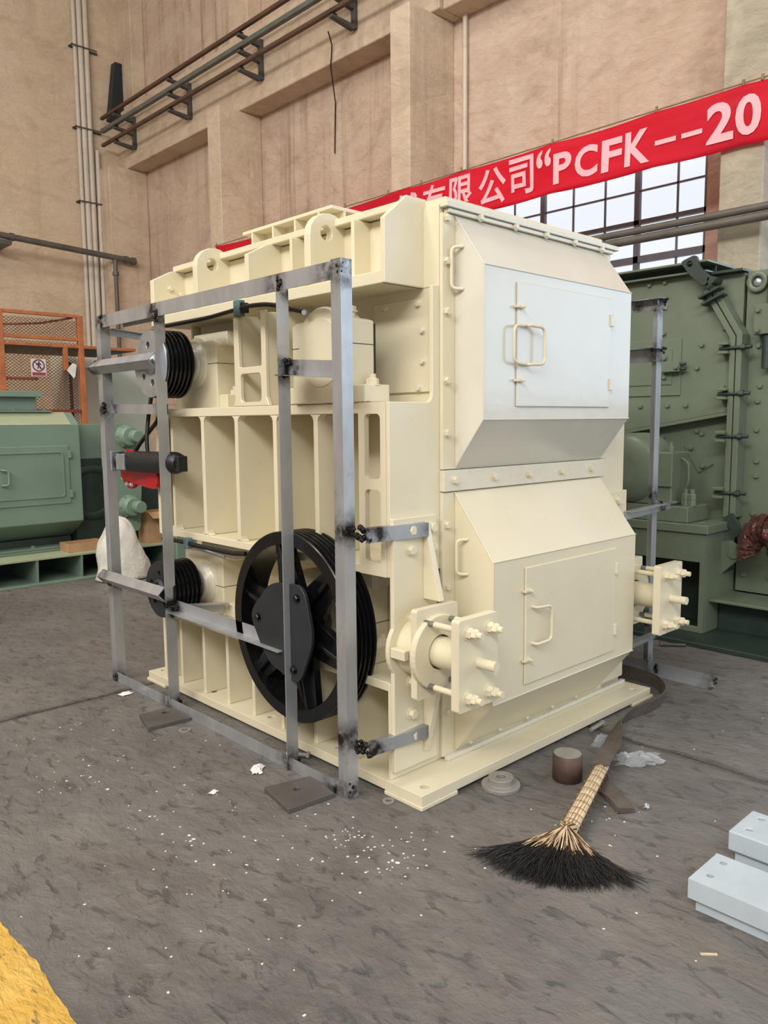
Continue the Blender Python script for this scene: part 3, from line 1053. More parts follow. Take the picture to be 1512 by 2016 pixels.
# ---- bearing housings, pulleys
def bearing(x0, x1, yc, z0, zt, zc, wd, nm='bearing_housing', rr=.14, blind=False):
    h = wd / 2
    sg = 1 if x1 > x0 else -1
    a, b = sorted((x0, x1))
    mb = MB()
    mb.plate([(yc - h, z0), (yc - h, zt), (yc - h * .8, zt + .012), (yc + h * .8, zt + .012), (yc + h, zt), (yc + h, z0)], [], 'YZ', a, b)
    bh = mb.build(nm, 'cream', cr, .006, 2)
    # round cap over the shaft
    cp = MB()
    cp.lathe((x0 + sg * .004, yc, zc), (sg, 0, 0), [(0, rr + .012), (.012, rr + .02), (abs(x1 - x0) * .9, rr + .02)], 36)
    cp.build('bearing_cap', 'cream', bh, .003)
    if blind:
        MB().lathe((x0 - sg * .003, yc, zc - .03), (sg, 0, 0), [(0, rr - .002), (.002, rr), (.006, rr)], 40).build('end_cover', 'cream', bh)
    else:
        MB().box(a + .02, yc - .30, zt - .02, b, yc + .05, zt + .055).build('cap_box', 'cream_gal', bh, .005)
        MB().lathe((x0 - sg * .05, yc, zc), (sg, 0, 0), [(0, .085), (.012, .10), (.02, .10), (.02, .115), (.032, .115), (.032, .13), (.055, .13)], 36).build('seal_ring', 'cream_gal', bh)
    if blind:
        MB().box(b + .001 if sg > 0 else a - .018, yc - h * .95, z0 + .08, b + .018 if sg > 0 else a - .001, yc + h * .95, zt - .01).build('gasket', 'hole', bh)
    # split line and foot
    MB().box(a - .001, yc - h - .001, zc - .003, b + .001, yc + h + .001, zc).build('split_line', 'hole', bh)
    foot = MB().box(a + .015, yc - h - .075, z0, b + .02, yc + h + .075, z0 + .075).build('foot', 'cream', bh, .004)
    for yy in (yc - h - .042, yc + h + .042):
        inst('bolt', B['nut_stud'], bh, ((a + b) / 2 + .02, yy, z0 + .074), (0, 0, 1), None, .2, 1.15)
        MB().cyl(((a + b) / 2 + .02, yy * .45 + yc * .55, zt - .01), ((a + b) / 2 + .02, yy * .45 + yc * .55, zt + .05), .018, 14).build('cap_bolt', 'cream', bh)
        inst('bolt', B['cream_l'], bh, ((a + b) / 2 + .02, yy * .45 + yc * .55, zt + .045), (0, 0, 1))
    return bh


bearing(.17, .312, 1.95, 1.679, 2.045, 1.93, .44)
bR = bearing(.0, .14, .61, 1.679, 2.03, 1.93, .40, 'bearing_housing', .15, True)
bearing(.17, .322, 1.945, .488, .84, .66, .42)
bearing(.14, .322, .755, .488, .86, .655, .46)
for xm in (mx(.03), ):
    bearing(xm, mx(.18), .61, 1.679, 2.045, 1.93, .40)
    bearing(xm, mx(.18), 1.80, 1.679, 2.045, 1.93, .40, 'bearing_housing', .15, True)
    bearing(xm, mx(.18), .755, .488, .86, .655, .46)
# temperature probe and cap details on the right bearing
mb = MB()
mb.tube([(-.005, .705, 2.085), (-.03, .68, 2.08), (-.05, .655, 2.075)], .011, 8)
mb.build('grease_fitting', 'zinc', bR)


def sheave(nm, x0, yc, zc, R, width, ngr, face_mat, face_r, holes, par=cr, hubr=.06):
    """grooved V-belt pulley with its axis along X, outer face at x0"""
    prof = [(0, R * .80), (0, R - .004), (.004, R)]
    p = (width - .012) / ngr
    h = .006
    prof.append((h, R))
    for i in range(ngr):
        s = h + i * p
        prof += [(s + p * .14, R), (s + p * .34, R - p * .55), (s + p * .66, R - p * .55), (s + p * .86, R), (s + p, R)]
    prof += [(width, R), (width, R * .7)]
    mb = MB()
    mb.lathe((x0, yc, zc), (1, 0, 0), prof, 64, False, True)
    pl = mb.build(nm, 'black', par)
    e = pl.modifiers.new('split', 'EDGE_SPLIT')
    e.split_angle = math.radians(30)
    hs = [circ(yc + face_r * math.cos(a), zc + face_r * math.sin(a), holes[1], 16) for a in [2 * PI * k / holes[0] + .35 for k in range(holes[0])]] if holes else []
    m2 = MB()
    m2.plate(circ(yc, zc, R * .985, 56), hs, 'YZ', x0 - .004, x0 + .014)
    fc = m2.build('face_plate', face_mat, pl, .002)
    MB().lathe((x0 - .028, yc, zc), (1, 0, 0), [(0, hubr * .55), (.004, hubr * .62), (.012, hubr * .62), (.012, hubr), (.026, hubr * 1.05)], 28).build('hub', face_mat if face_mat != 'steel' else 'zinc', pl)
    MB().box(x0 - .03, yc - .012, zc + hubr * .5, x0 - .005, yc + .012, zc + hubr * .78).build('key', 'hole', pl)
    MB().lathe((x0 + .04, yc, zc), (1, 0, 0), [(0, R * .6), (width - .045, R * .6)], 24).build('web', 'black', pl)
    MB().cyl((x0 + width - .05, yc, zc), (.26, yc, zc), .055, 24).build('shaft', 'steel', pl)
    return pl


sheave('small_pulley', -.11, 1.955, 1.925, .187, .165, 6, 'steel', .105, (6, .019))
sheave('small_pulley', -.11, 1.955, .655, .162, .175, 6, 'navy_plate', .095, (5, .016))

# large spoked wheel
WYc, WZc, WR, WX = .757, .655, .446, -.10
prof = [(0, WR * .865), (0, WR - .004), (.004, WR)]
p = .026
for i in range(5):
    s = .008 + i * p
    prof += [(s + p * .12, WR), (s + p * .36, WR - .018), (s + p * .64, WR - .018), (s + p * .88, WR)]
prof += [(.146, WR), (.150, WR - .004), (.150, WR * .865), (0, WR * .865)]
mb = MB()
mb.lathe((WX, WYc, WZc), (1, 0, 0), prof, 96, False, True)
wh = mb.build('large_pulley', 'black', cr)
e = wh.modifiers.new('split', 'EDGE_SPLIT')
e.split_angle = math.radians(30)
for k in range(6):
    a = 2 * PI * k / 6 + .28
    ca, sa = math.cos(a), math.sin(a)
    r0, r1, w0, w1 = .10, WR * .875, .095, .052
    quad = [(r0, -w0), (r1, -w1), (r1, w1), (r0, w0)]
    m2 = MB()
    m2.plate([(WYc + r * ca - t * sa, WZc + r * sa + t * ca) for r, t in quad], [], 'YZ', WX + .045, WX + .085)
    m2.build('spoke', 'black', wh, .006, 2)
    m3 = MB()
    m3.plate([(WYc + r * ca - t * sa, WZc + r * sa + t * ca) for r, t in [(r0, -.012), (r1, -.010), (r1, .010), (r0, .012)]], [], 'YZ', WX + .02, WX + .115)
    m3.build('spoke_web', 'black', wh, .004)
MB().lathe((WX - .01, WYc, WZc), (1, 0, 0), [(0, .13), (.03, .14), (.15, .14)], 40).build('hub', 'black', wh)
tri = []
for k in range(6):
    a = 2 * PI * k / 6 + .1
    r = .275 if k % 2 == 0 else .225
    tri.append((WYc + r * math.cos(a), WZc + r * math.sin(a)))
m2 = MB()
m2.plate(rounded_poly(tri, .07, 5), [], 'YZ', WX - .030, WX - .012)
hp = m2.build('hub_plate', 'navy_plate', wh, .002)
for k in range(3):
    a = 2 * PI * k / 3 + .1
    inst('bolt', B['black'], hp, (WX - .030, WYc + .195 * math.cos(a), WZc + .195 * math.sin(a)), (-1, 0, 0), None, k)
MB().cyl((WX + .10, WYc, WZc), (.3, WYc, WZc), .075, 28).build('shaft', 'steel', wh)

# ---- belt tension bearing arms on the front face
def tensioner(sx):
    X = (lambda x: x) if sx < 0 else mx
    zc = .637
    yp0, yp1 = .172, .1945
    pr = [(.014, .10), (.014, .535)]
    pr += [(.148 - .165 * math.cos(t), zc + .165 * math.sin(t)) for t in [-.62 + 1.24 * i / 8 for i in range(9)]]
    pr += [(.014, .76), (.014, 1.196), (.280, 1.196), (.280, .10)]
    mb = MB()
    mb.plate([(X(a), b) for a, b in pr], [circ(X(.148), zc, .085, 28)], 'XZ', yp0, yp1)
    pl = mb.build('bearing_arm_plate', 'cream', cr, .004, 2)
    for x, z in ((.118, 1.141), (.245, 1.141), (.115, 1.058), (.116, .76), (.118, .483), (.119, .34), (.13, .243), (.245, 1.06)):
        inst('bolt', B['cream_l'], pl, (X(x), yp0, z), (0, -1, 0), None, random.random())
    # tapering gusset standing off the plate, above and below
    for prof in ([(yp0, 1.17), (yp0 - .012, 1.17), (.075, .835), (yp0, .835)], [(yp0, .15), (yp0 - .012, .15), (.09, .44), (yp0, .44)]):
        m2 = MB()
        m2.plate(prof, [], 'YZ', X(.192), X(.222))
        m2.build('gusset', 'cream', pl, .003)
    m2 = MB()
    m2.plate([(X(a), b) for a, b in rrect(.03, .445, .285, .828, .012)], [circ(X(.150), zc, .078, 28)], 'XZ', .055, .088)
    m2.build('flange_block', 'cream', pl, .004)
    m3 = MB()
    m3.lathe((X(.150), .172, zc), (0, -1, 0), [(0, .125), (.084, .125)], 36)
    m3.build('boss', 'cream', pl)
    m3 = MB()
    m3.lathe((X(.150), .056, zc), (0, -1, 0), [(0, .16), (.022, .16), (.026, .155), (.026, .074), (0, .074)], 40, False, False)
    m3.build('boss_ring', 'cream', pl)
    for s in (-1, 1):
        MB().box(min(X(.150 + s * .13), X(.150 + s * .16)), .088, zc - .022, max(X(.150 + s * .13), X(.150 + s * .16)), .171, zc + .022).build('boss_rib', 'cream', pl, .004)
    # thick shaft
    m3 = MB()
    m3.lathe((X(.150), .05, zc), (0, -1, 0), [(0, .066), (.187, .066)], 36)
    m3.build('piston', 'cream', pl)
    # clamp plate with four rods and a pin
    m2 = MB()
    m2.plate([(X(a), b) for a, b in rrect(.025, .452, .268, .826, .012)], [], 'XZ', -.178, -.138)
    cpl = m2.build('clamp_plate', 'cream', pl, .004)
    MB().cyl((X(.147), -.177, zc), (X(.147), -.268, zc), .021, 20).build('pin', 'cream', cpl)
    for x in (.082, .210):
        for z in (.770, .505):
            MB().cyl((X(x), .055, z), (X(x), .0, z), .0125, 12).build('threaded_rod', 'darkrod', cpl)
            MB().cyl((X(x), .0, z), (X(x), -.250, z), .0135, 12).build('threaded_rod', 'cream', cpl)
            inst('nut', B['nut_stud'], cpl, (X(x), -.178, z), (0, -1, 0), None, random.random())
            MB().hex((X(x), -.205, z), (0, -1, 0), .022, .022).build('lock_nut', 'cream', cpl)


tensioner(-1)
tensioner(1)

# ---- grease hoses with clamps
h1 = MB()
h1.tube(rounded_path([(.05, 2.12, 2.152), (.045, 1.9, 2.150), (.035, 1.6, 2.148), (.03, 1.31, 2.162), (.02, 1.18, 2.166), (.01, 1.0, 2.155), (0, .82, 2.112), (-.015, .70, 2.085)], .1), .011, 8)
hs = h1.build('grease_hose', 'rubber', cr)
MB().box(.01, 1.255, 2.125, .05, 1.305, 2.205).build('hose_clamp', 'clamp_teal', hs, .004)
MB().box(.02, 1.235, 2.14, .06, 1.256, 2.19).build('clamp_back', 'black', hs, .003)
h2 = MB()
h2.tube(rounded_path([(.0, 2.1, .925), (.0, 1.9, .928), (.0, 1.75, .922), (.01, 1.58, .918), (.015, 1.38, .915), (.02, 1.27, .925)], .08), .013, 8)
hs2 = h2.build('grease_hose', 'rubber', cr)
MB().box(-.015, 1.80, .895, .03, 1.845, .955).build('hose_clamp', 'clamp_teal', hs2, .004)
m = MB()
m.tube(rounded_path([(.0, 1.80, .92), (.03, 1.74, .90), (.06, 1.66, .88), (.10, 1.6, .86)], .05), .010, 8)
m.build('branch_hose', 'zinc', hs2)

# ------------------------------------------------------------------ angle iron guard frames
def angle_bar(name, p0, p1, d1, d2, par, size=.06, th=.005, scorch=(), label=None, w2=None):
    """L section from p0 to p1; flanges along unit vectors d1, d2 from the heel"""
    p0, p1, d1, d2 = Vector(p0), Vector(p1), Vector(d1), Vector(d2)
    w2 = w2 or size
    sec = [Vector((0, 0, 0)), d1 * size, d1 * size + d2 * th, d1 * th + d2 * th, d1 * th + d2 * w2, d2 * w2]
    L = (p1 - p0).length
    n = max(2, int(L / .035))
    vs, fs, sc = [], [], []
    for i in range(n + 1):
        t = i / n
        c = p0.lerp(p1, t)
        k = 0
        for q in scorch:
            k = max(k, 1 - abs(t * L - q) / .10)
        for s in sec:
            vs.append(c + s)
            sc.append(max(0, k))
    for i in range(n):
        for k in range(6):
            j = (k + 1) % 6
            fs.append((i * 6 + k, i * 6 + j, (i + 1) * 6 + j, (i + 1) * 6 + k))
    for o in (0, n * 6):
        fs += [(o, o + 1, o + 2, o + 3), (o, o + 3, o + 4, o + 5)]
    mb = MB()
    mb.add(vs, fs)
    o = mb.build(name, 'angle', par)
    at = o.data.attributes.new('scorch', 'FLOAT', 'POINT')
    at.data.foreach_set('value', sc)
    return tag(o, label)


def weld(par, c, spread=(.02, .02, .02), n=9, r=.011):
    """lumpy burnt weld bead"""
    bm = bmesh.new()
    for i in range(n):
        q = Vector([random.uniform(-1, 1) * s for s in spread]) + Vector(c)
        r2 = r * random.uniform(.6, 1.25)
        g = bmesh.ops.create_icosphere(bm, subdivisions=1, radius=r2)
        for v in g['verts']:
            v.co = v.co * random.uniform(.85, 1.15) + q
    me = bpy.data.meshes.new('weld_bead')
    bm.to_mesh(me)
    bm.free()
    me.polygons.foreach_set('use_smooth', [True] * len(me.polygons))
    me.materials.append(M['weld'])
    o = bpy.data.objects.new('weld_bead', me)
    fin(o, 'weld_bead', par)
    return o


gf = thing('guard_frame', (-.155, 1.4, 0), 'bare angle iron belt guard frame standing before the pulleys of the cream machine', 'frame')
GX = -.155
# posts
angle_bar('post', (GX, .284, 0), (GX, .284, 2.24), (0, 1, 0), (1, 0, 0), gf, .060, .005, (.02, .26, 1.15, 2.2))
angle_bar('post', (GX + .056, .70, .0), (GX + .056, .70, 2.225), (0, 1, 0), (-1, 0, 0), gf, .055, .005, (.03, 1.83, 2.18), None, .063)
angle_bar('post', (GX + .056, 1.80, .0), (GX + .056, 1.80, 2.20), (0, 1, 0), (-1, 0, 0), gf, .055, .005, (.03, .6, 2.16), None, .063)
angle_bar('post', (GX, 2.475, 0), (GX, 2.475, 2.235), (0, 1, 0), (1, 0, 0), gf, .060, .005, (.02, .63, 1.67, 1.93, 2.2))
# top and bottom rails
angle_bar('top_rail', (GX + .001, 2.474, 2.234), (GX + .001, .345, 2.234), (0, 0, -1), (1, 0, 0), gf, .072, .005, (.03, .64, 1.75, 2.10))
angle_bar('bottom_rail', (GX + .001, 2.474, .001), (GX + .001, .345, .001), (0, 0, 1), (1, 0, 0), gf, .060, .005, (.64, 1.75, 2.1))
# rails set on edge, jutting out
dgn = .7071
angle_bar('jutting_rail', (GX - .045, 2.60, 1.935), (GX - .045, 1.815, 1.935), (dgn, 0, dgn), (dgn, 0, -dgn), gf, .06, .005, (.05,))
angle_bar('jutting_rail', (GX - .045, 2.60, .655), (GX - .045, 1.815, .655), (dgn, 0, dgn), (dgn, 0, -dgn), gf, .06, .005, (.05,))
angle_bar('cross_rail', (GX + .05, 2.474, 1.715), (GX + .05, 1.80, 1.70), (0, 0, -1), (1, 0, 0), gf, .055, .005, (.02, .6))
angle_bar('cross_rail', (GX + .045, .70, 1.800), (GX + .045, .345, 1.775), (0, 0, 1), (-1, 0, 0), gf, .072, .005, (0, .05))
angle_bar('cross_rail', (GX + .06, 1.80, .555), (GX + .06, .763, .543), (0, 0, 1), (-1, 0, 0), gf, .062, .005, (0,))
# stays running back to the machine
angle_bar('stay', (GX + .035, .184, 1.170), (.195, .140, 1.17), (0, 0, -1), (0, 1, 0), gf, .060, .005, (0, .05, .36), None, .036)
angle_bar('stay', (GX + .035, .184, .265), (.190, .140, .275), (0, 0, -1), (0, 1, 0), gf, .055, .005, (0, .05, .36), None, .036)
angle_bar('stay', (GX + .06, 1.76, .60), (.165, 1.72, .575), (0, 0, -1), (0, -1, 0), gf, .055, .005, (0,))
angle_bar('stay', (GX + .06, 2.47, 2.16), (.09, 2.42, 2.14), (0, 0, -1), (0, -1, 0), gf, .04, .005, ())
angle_bar('stay', (GX + .06, 2.30, 2.185), (GX + .06, 1.86, 2.185), (0, 0, -1), (1, 0, 0), gf, .03, .005, ())
for c, sp in (((GX, .69, 2.19), (.004, .015, .03)), ((GX, 1.79, 2.16), (.004, .015, .03)), ((GX, 2.455, 2.2), (.004, .01, .035)),
              ((GX + .03, .665, .04), (.012, .012, .025)), ((GX + .03, 1.765, .045), (.012, .012, .025)), ((GX + .045, .235, 1.14), (.012, .048, .032)),
              ((GX + .045, .235, .24), (.012, .048, .032)), ((GX + .03, .69, 1.86), (.01, .02, .008)), ((GX + .03, .70, 1.80), (.01, .03, .006)),
              ((GX + .03, 1.775, .56), (.012, .02, .03)), ((GX + .01, .30, 2.2), (.01, .012, .03)), ((GX, 2.47, 1.69), (.008, .01, .03)),
              ((GX, 2.5, .62), (.01, .02, .01)), ((GX + .02, .30, .04), (.012, .015, .03)), ((GX, 2.475, .03), (.01, .01, .02))):
    weld(gf, c, sp, 22 if sp[1] > .04 else 10, .012 if sp[1] > .04 else .010)

gr = thing('guard_frame', (2.35, 1.4, 0), 'bare angle iron guard frame on the far right side of the cream machine', 'frame')
RX = 2.35
angle_bar('post', (RX, .225, 0), (RX, .225, 2.315), (0, 1, 0), (-1, 0, 0), gr, .06, .005, (.05, .33, 1.12, 2.0, 2.28))
angle_bar('post', (RX, 1.2, 0), (RX, 1.2, 2.31), (0, 1, 0), (-1, 0, 0), gr, .06, .005, ())
angle_bar('post', (RX, 2.4, 0), (RX, 2.4, 2.31), (0, 1, 0), (-1, 0, 0), gr, .06, .005, ())
angle_bar('top_rail', (RX - .006, 2.4, 2.315), (RX - .006, .20, 2.315), (0, 0, -1), (-1, 0, 0), gr, .065, .005, (2.15, 2.0))
angle_bar('cross_rail', (RX - .03, 1.2, 2.03), (RX - .03, .20, 2.02), (0, 0, -1), (-1, 0, 0), gr, .08, .005, (.95,))
angle_bar('bottom_rail', (RX - .006, 2.4, .001), (RX - .006, -.185, .001), (0, 0, 1), (-1, 0, 0), gr, .07, .005, (2.58,))
angle_bar('stay', (1.86, .165, 1.075), (2.46, .20, 1.085), (0, 0, -1), (0, -1, 0), gr, .05, .005, (.5,))
angle_bar('stay', (1.60, .165, .285), (2.40, .20, .285), (0, 0, -1), (0, -1, 0), gr, .05, .005, (.75,))
for c in ((RX - .03, .19, 1.09), (RX - .03, .19, .31), (RX - .02, .20, 2.29), (RX - .03, .185, .04), (RX - .006, -.18, .04), (RX - .03, .2, 2.0)):
    weld(gr, c, (.012, .01, .025), 8, .009)

# ------------------------------------------------------------------ red and black gear motor at the far end of the rib band
gm = thing('gear_motor', (-.05, 2.3, 1.2), 'black motor on a red flanged gearbox behind the left end of the guard frame', 'motor')
rd = MB().lathe((.02, 2.50, 1.318), (-1, 0, 0), [(0, .122), (.018, .122), (.022, .118)], 36).build('red_flange', 'red', gm)
for k in range(10):
    a = 2 * PI * k / 10
    inst('bolt', B['white'], rd, (-.002, 2.50 + .098 * math.cos(a), 1.318 + .098 * math.sin(a)), (-1, 0, 0), None, k, 1.0)
mb = MB()
mb.plate(rounded_poly([(2.56, 1.26), (2.56, 1.35), (2.06, 1.36), (2.02, 1.29), (2.08, 1.235), (2.18, 1.215), (2.38, 1.235)], .03), [], 'YZ', -.03, -.003)
mb.build('gearbox', 'red', gm, .008, 2)
MB().cyl((-.05, 2.11, 1.28), (-.003, 2.11, 1.28), .062, 28).build('gear_cover', 'red', gm, .004)
MB().lathe((-.068, 2.46, 1.372), (0, -1, .012), [(0, .054), (.01, .058), (.03, .058), (.03, .047), (.07, .047), (.07, .058), (.2, .058), (.2, .062), (.66, .062), (.70, .052), (.71, .04)], 32).build('motor_body', 'black_motor', gm)
MB().box(-.128, 2.47, 1.315, -.05, 2.49, 1.432).build('end_plate', 'steel', gm, .003)
MB().box(-.134, 2.29, 1.325, -.12, 2.395, 1.42).build('nameplate', 'steel', gm, .003)
MB().box(-.10, 1.715, 1.335, -.04, 1.75, 1.42).build('terminal_stub', 'black_motor', gm, .004)
MB().box(-.03, 2.165, 1.26, .016, 2.21, 1.35).build('mount_lug', 'red', gm, .004)
for pts in ([(-.06, 2.13, 1.425), (-.06, 2.14, 1.5), (-.04, 2.15, 1.62), (-.02, 2.14, 1.75), (.0, 2.13, 1.86)],
            [(-.06, 2.30, 1.42), (-.05, 2.26, 1.47), (-.04, 2.16, 1.54), (-.02, 2.06, 1.62), (.0, 2.05, 1.72), (.01, 2.07, 1.8)]):
    MB().tube(rounded_path(pts, .08), .012, 8).build('cable', 'rubber', gm)
#@PART3
# ------------------------------------------------------------------ olive green machine on the right
rm = thing('green_crusher', (4.3, .4, 0), 'olive green bolted crusher with clamped vertical seam at the right edge', 'machine')
MB().box(3.06, -1.0, 0, 5.2, 2.6, .035).build('base_plate', 'green_dk', rm, .004)
MB().box(3.80, .345, .0355, 5.2, 2.6, 2.66).build('housing_half', 'green_r', rm, .004)
MB().box(3.80, -.9, .29, 5.2, .325, 2.66).build('housing_half', 'green_r', rm, .004)
MB().box(3.55, -.9, .036, 5.2, .33, .262).build('skid', 'green_dk', rm)
MB().box(3.40, -.9, .263, 3.80, .345, .283).build('foot_flange', 'green_r', rm, .003)
mb = MB()
mb.plate([(.39, 1.645), (.39, 2.17), (.60, 2.52), (.62, 2.675), (2.6, 2.675), (2.6, 1.27)], [], 'YZ', 3.72, 3.7995)
mb.build('upper_face_plate', 'green_r', rm, .004)
mb = MB()
mb.plate([(.39, 1.618), (.39, 1.644), (2.6, 1.269), (2.6, 1.243)], [], 'YZ', 3.70, 3.7995)
mb.build('seam_bar', 'green_r', rm, .003)
MB().box(3.64, .56, 2.676, 3.80, 2.6, 2.69).build('roof_edge', 'green_r', rm, .002)
MB().box(3.79, .56, 2.6905, 3.80, 2.6, 2.74).build('roof_upstand', 'green_dk', rm)
MB().box(3.60, .54, 2.741, 5.2, 2.6, 2.757).build('roof_plate', 'green_r', rm, .002)
MB().box(3.72, .33, 2.661, 5.2, .56, 2.68).build('roof_plate', 'green_dk', rm, .002)


def bent_bar(o0, o1, x0, x1):
    """vertical bar that leans over at the top, between two offsets from the seam line"""
    a, b, c = Vector((.335, .86)), Vector((.335, 2.19)), Vector((.555, 2.56))
    n1, n2 = Vector((1, 0)), Vector((.37, -.22)).normalized() * 1.0
    nm_ = (n1 + n2).normalized()
    k = 1 / nm_.dot(n1)
    poly = [a + n1 * o0, b + nm_ * o0 * k, c + n2 * o0, c + n2 * o1, b + nm_ * o1 * k, a + n1 * o1]
    m = MB()
    m.plate([tuple(p) for p in poly], [], 'YZ', x0, x1)
    return m


bent_bar(.004, .045, 3.66, 3.7995).build('seam_flange', 'green_r', rm, .004)
bent_bar(-.045, -.004, 3.66, 3.7995).build('seam_flange', 'green_r', rm, .004)
for z in (2.106, 1.775, 1.463, 1.044):
    for dz in (-.042, .022):
        MB().box(3.61, .372, z + dz, 3.72, .445, z + dz + .02).build('clamp_plate', 'green_r', rm, .003)
    cb = MB().cyl((3.655, .45, z), (3.655, .215, z), .013, 10)
    cb.hex((3.655, .288, z), (0, -1, 0), .026, .03)
    cb.build('clamp_bolt', 'green_dk', rm, kind='stuff')
# leaning clamp at the top and swivel lug
for (y, z) in ((.50, 2.52), (.475, 2.47)):
    m = MB()
    m.plate([(y - .055, z + .02), (y + .10, z - .045), (y + .105, z - .03), (y - .05, z + .037)], [], 'YZ', 3.60, 3.70)
    m.build('clamp_plate', 'green_dk', rm, .003)
m = MB()
m.plate(rounded_poly([(.74, 2.76), (.62, 2.80), (.585, 2.70), (.50, 2.62), (.55, 2.555), (.66, 2.65)], .03), [circ(.665, 2.735, .022, 14)], 'YZ', 3.58, 3.615)
m.build('swivel_lug', 'green_dk', rm, .004)
MB().cyl((3.58, .50, 2.60), (3.72, .50, 2.60), .028, 14).build('pivot_pin', 'green_dk', rm)
MB().lathe((3.80, .245, 2.575), (-1, 0, 0), [(0, .075), (.03, .075), (.034, .07), (.034, .04), (.012, .038)], 28, False).build('lifting_eye', 'green_r', rm, .003)
MB().lathe((3.80, .245, 2.575), (-1, 0, 0), [(0, .036), (.014, .032), (.024, .018), (.027, .004)], 20).build('eye_pin', 'zinc', rm)
for yz in [(1.05, 2.645), (.92, 2.65), (.92, 2.46), (.92, 2.26), (.61, 2.15), (.64, 1.98), (.6, 2.46), (.44, 2.26), (1.1, 1.92), (1.1, 1.7), (.87, 1.7), (.72, 1.7), (.44, 1.83), (.44, 2.15)]:
    inst('bolt', B['green'], rm, (3.72, yz[0], yz[1]), (-1, 0, 0), None, random.random())
for yz in [(.22, 2.12), (.2, 1.83), (.21, 1.72), (.21, 1.51), (.24, 2.3), (.2, 1.28), (.2, 1.17), (.21, .89), (.26, .42), (.07, .42), (.02, 2.45), (0, 1.9), (-.1, 1.4)]:
    inst('bolt', B['green'], rm, (3.80, yz[0], yz[1]), (-1, 0, 0), None, random.random())
for yz in [(.94, 1.45), (.66, 1.50), (.62, 1.48), (.42, 1.54), (.40, 1.22), (.40, .9), (1.0, 1.2)]:
    inst('bolt', B['green'], rm, (3.80, yz[0], yz[1]), (-1, 0, 0), None, random.random())
# inspection door
dr = MB().box(3.708, .77, 1.775, 3.7195, 1.35, 2.215).build('inspection_door', 'green_r', rm, .004)
MB().box(3.700, .84, 1.86, 3.7075, 1.26, 2.14).build('door_panel', 'green_r', dr, .003)
MB().box(3.64, .752, 1.955, 3.70, .905, 2.03).build('latch_box', 'green_r', dr, .004)
MB().tube(rounded_path([(3.70, .90, 2.07), (3.655, .955, 2.07), (3.655, .955, 1.92), (3.70, .90, 1.92)], .02), .007, 8).build('door_handle', 'green_dk', dr)
for z in (2.07, 1.92, 1.99):
    inst('bolt', B['green'], dr, (3.70 if z != 1.99 else 3.64, .895 if z != 1.99 else .77, z), (-1, 0, 0))
MB().cyl((3.67, .752, 1.975), (3.67, .71, 1.975), .012, 10).build('latch_pin', 'green_dk', dr)
MB().cyl((3.67, .752, 2.012), (3.67, .71, 2.012), .012, 10).build('latch_pin', 'green_dk', dr)
# slanted cover plate
m = MB()
m.plate([(.762, 1.385), (.653, 1.452), (.523, 1.245), (.636, 1.175)], [], 'YZ', 3.788, 3.7995)
cv = m.build('slanted_cover', 'green_r', rm, .002)
for yz in ((.70, 1.37), (.60, 1.23)):
    inst('bolt', B['green'], cv, (3.788, yz[0], yz[1]), (-1, 0, 0))
# junction box on right half
MB().box(3.68, -.25, 2.19, 3.7995, .225, 2.40).build('junction_box', 'green_r', rm, .005)
for z in (2.36, 2.22):
    inst('bolt', B['green'], rm, (3.68, .19, z), (-1, 0, 0))
MB().cyl((3.74, .14, 1.95), (3.74, .14, 2.189), .035, 14).build('conduit', 'green_dk', rm)
MB().box(3.72, .10, 2.41, 3.7995, .15, 2.63).build('bracket', 'green_dk', rm, .003)
# bearing pedestal
m = MB()
m.plate([(.345, .036), (.345, .768), (2.2, .768), (2.2, .036)], [[(.385, .08), (.385, .558), (1.6, .558), (1.6, .08)]], 'YZ', 3.315, 3.345)
pd = m.build('pedestal_front', 'green_dk' if False else 'green_r', rm, .003)
MB().box(3.346, .345, .036, 3.7995, .365, .768).build('pedestal_side', 'green_r', rm, .002)
MB().box(3.346, 2.18, .036, 3.7995, 2.2, .768).build('pedestal_side', 'green_r', rm, .002)
MB().box(3.70, .366, .036, 3.7995, 2.18, .768).build('pedestal_back', 'green_dk', rm)
m = MB()
m.plate([(3.295, .325), (3.7995, .325), (3.7995, 2.25), (3.295, 2.25)], [circ(3.45, .44, .028, 16)], 'XY', .769, .832)
m.build('pedestal_slab', 'green_r', rm, .004)
MB().box(3.345, .50, .833, 3.70, 1.5, .95).build('bearing_foot', 'green_r', rm, .005)
bh = MB().box(3.36, .64, .951, 3.62, 1.25, 1.35).build('bearing_housing', 'green_r', rm, .01)
MB().box(3.34, .63, 1.09, 3.361, .76, 1.345).build('end_block', 'green_r', bh, .006)
MB().lathe((3.62, 1.0, 1.22), (-1, 0, 0), [(0, .27), (.26, .27), (.30, .22), (.31, .10)], 36).build('bearing_cap', 'green_r', bh)
for y in (.57, .52, 1.35):
    m = MB()
    m.hex((3.45, y, .951), (0, 0, 1), .032, .045)
    m.hex((3.45, y, .997), (0, 0, 1), .032, .045)
    m.cyl((3.45, y, 1.04), (3.45, y, 1.075), .02, 12)
    m.build('foot_bolt', 'green_r', bh, kind='stuff')
m = MB()
m.hex((3.45, .70, 1.351), (0, 0, 1), .03, .04)
m.cyl((3.45, .70, 1.39), (3.45, .70, 1.42), .02, 12)
m.build('cap_bolt', 'green_r', bh, kind='stuff')
MB().tube(rounded_path([(3.5, .64, 1.30), (3.5, .58, 1.27), (3.5, .575, 1.12), (3.5, .61, 1.05)], .04), .008, 8).build('grease_pipe', 'green_r', bh)
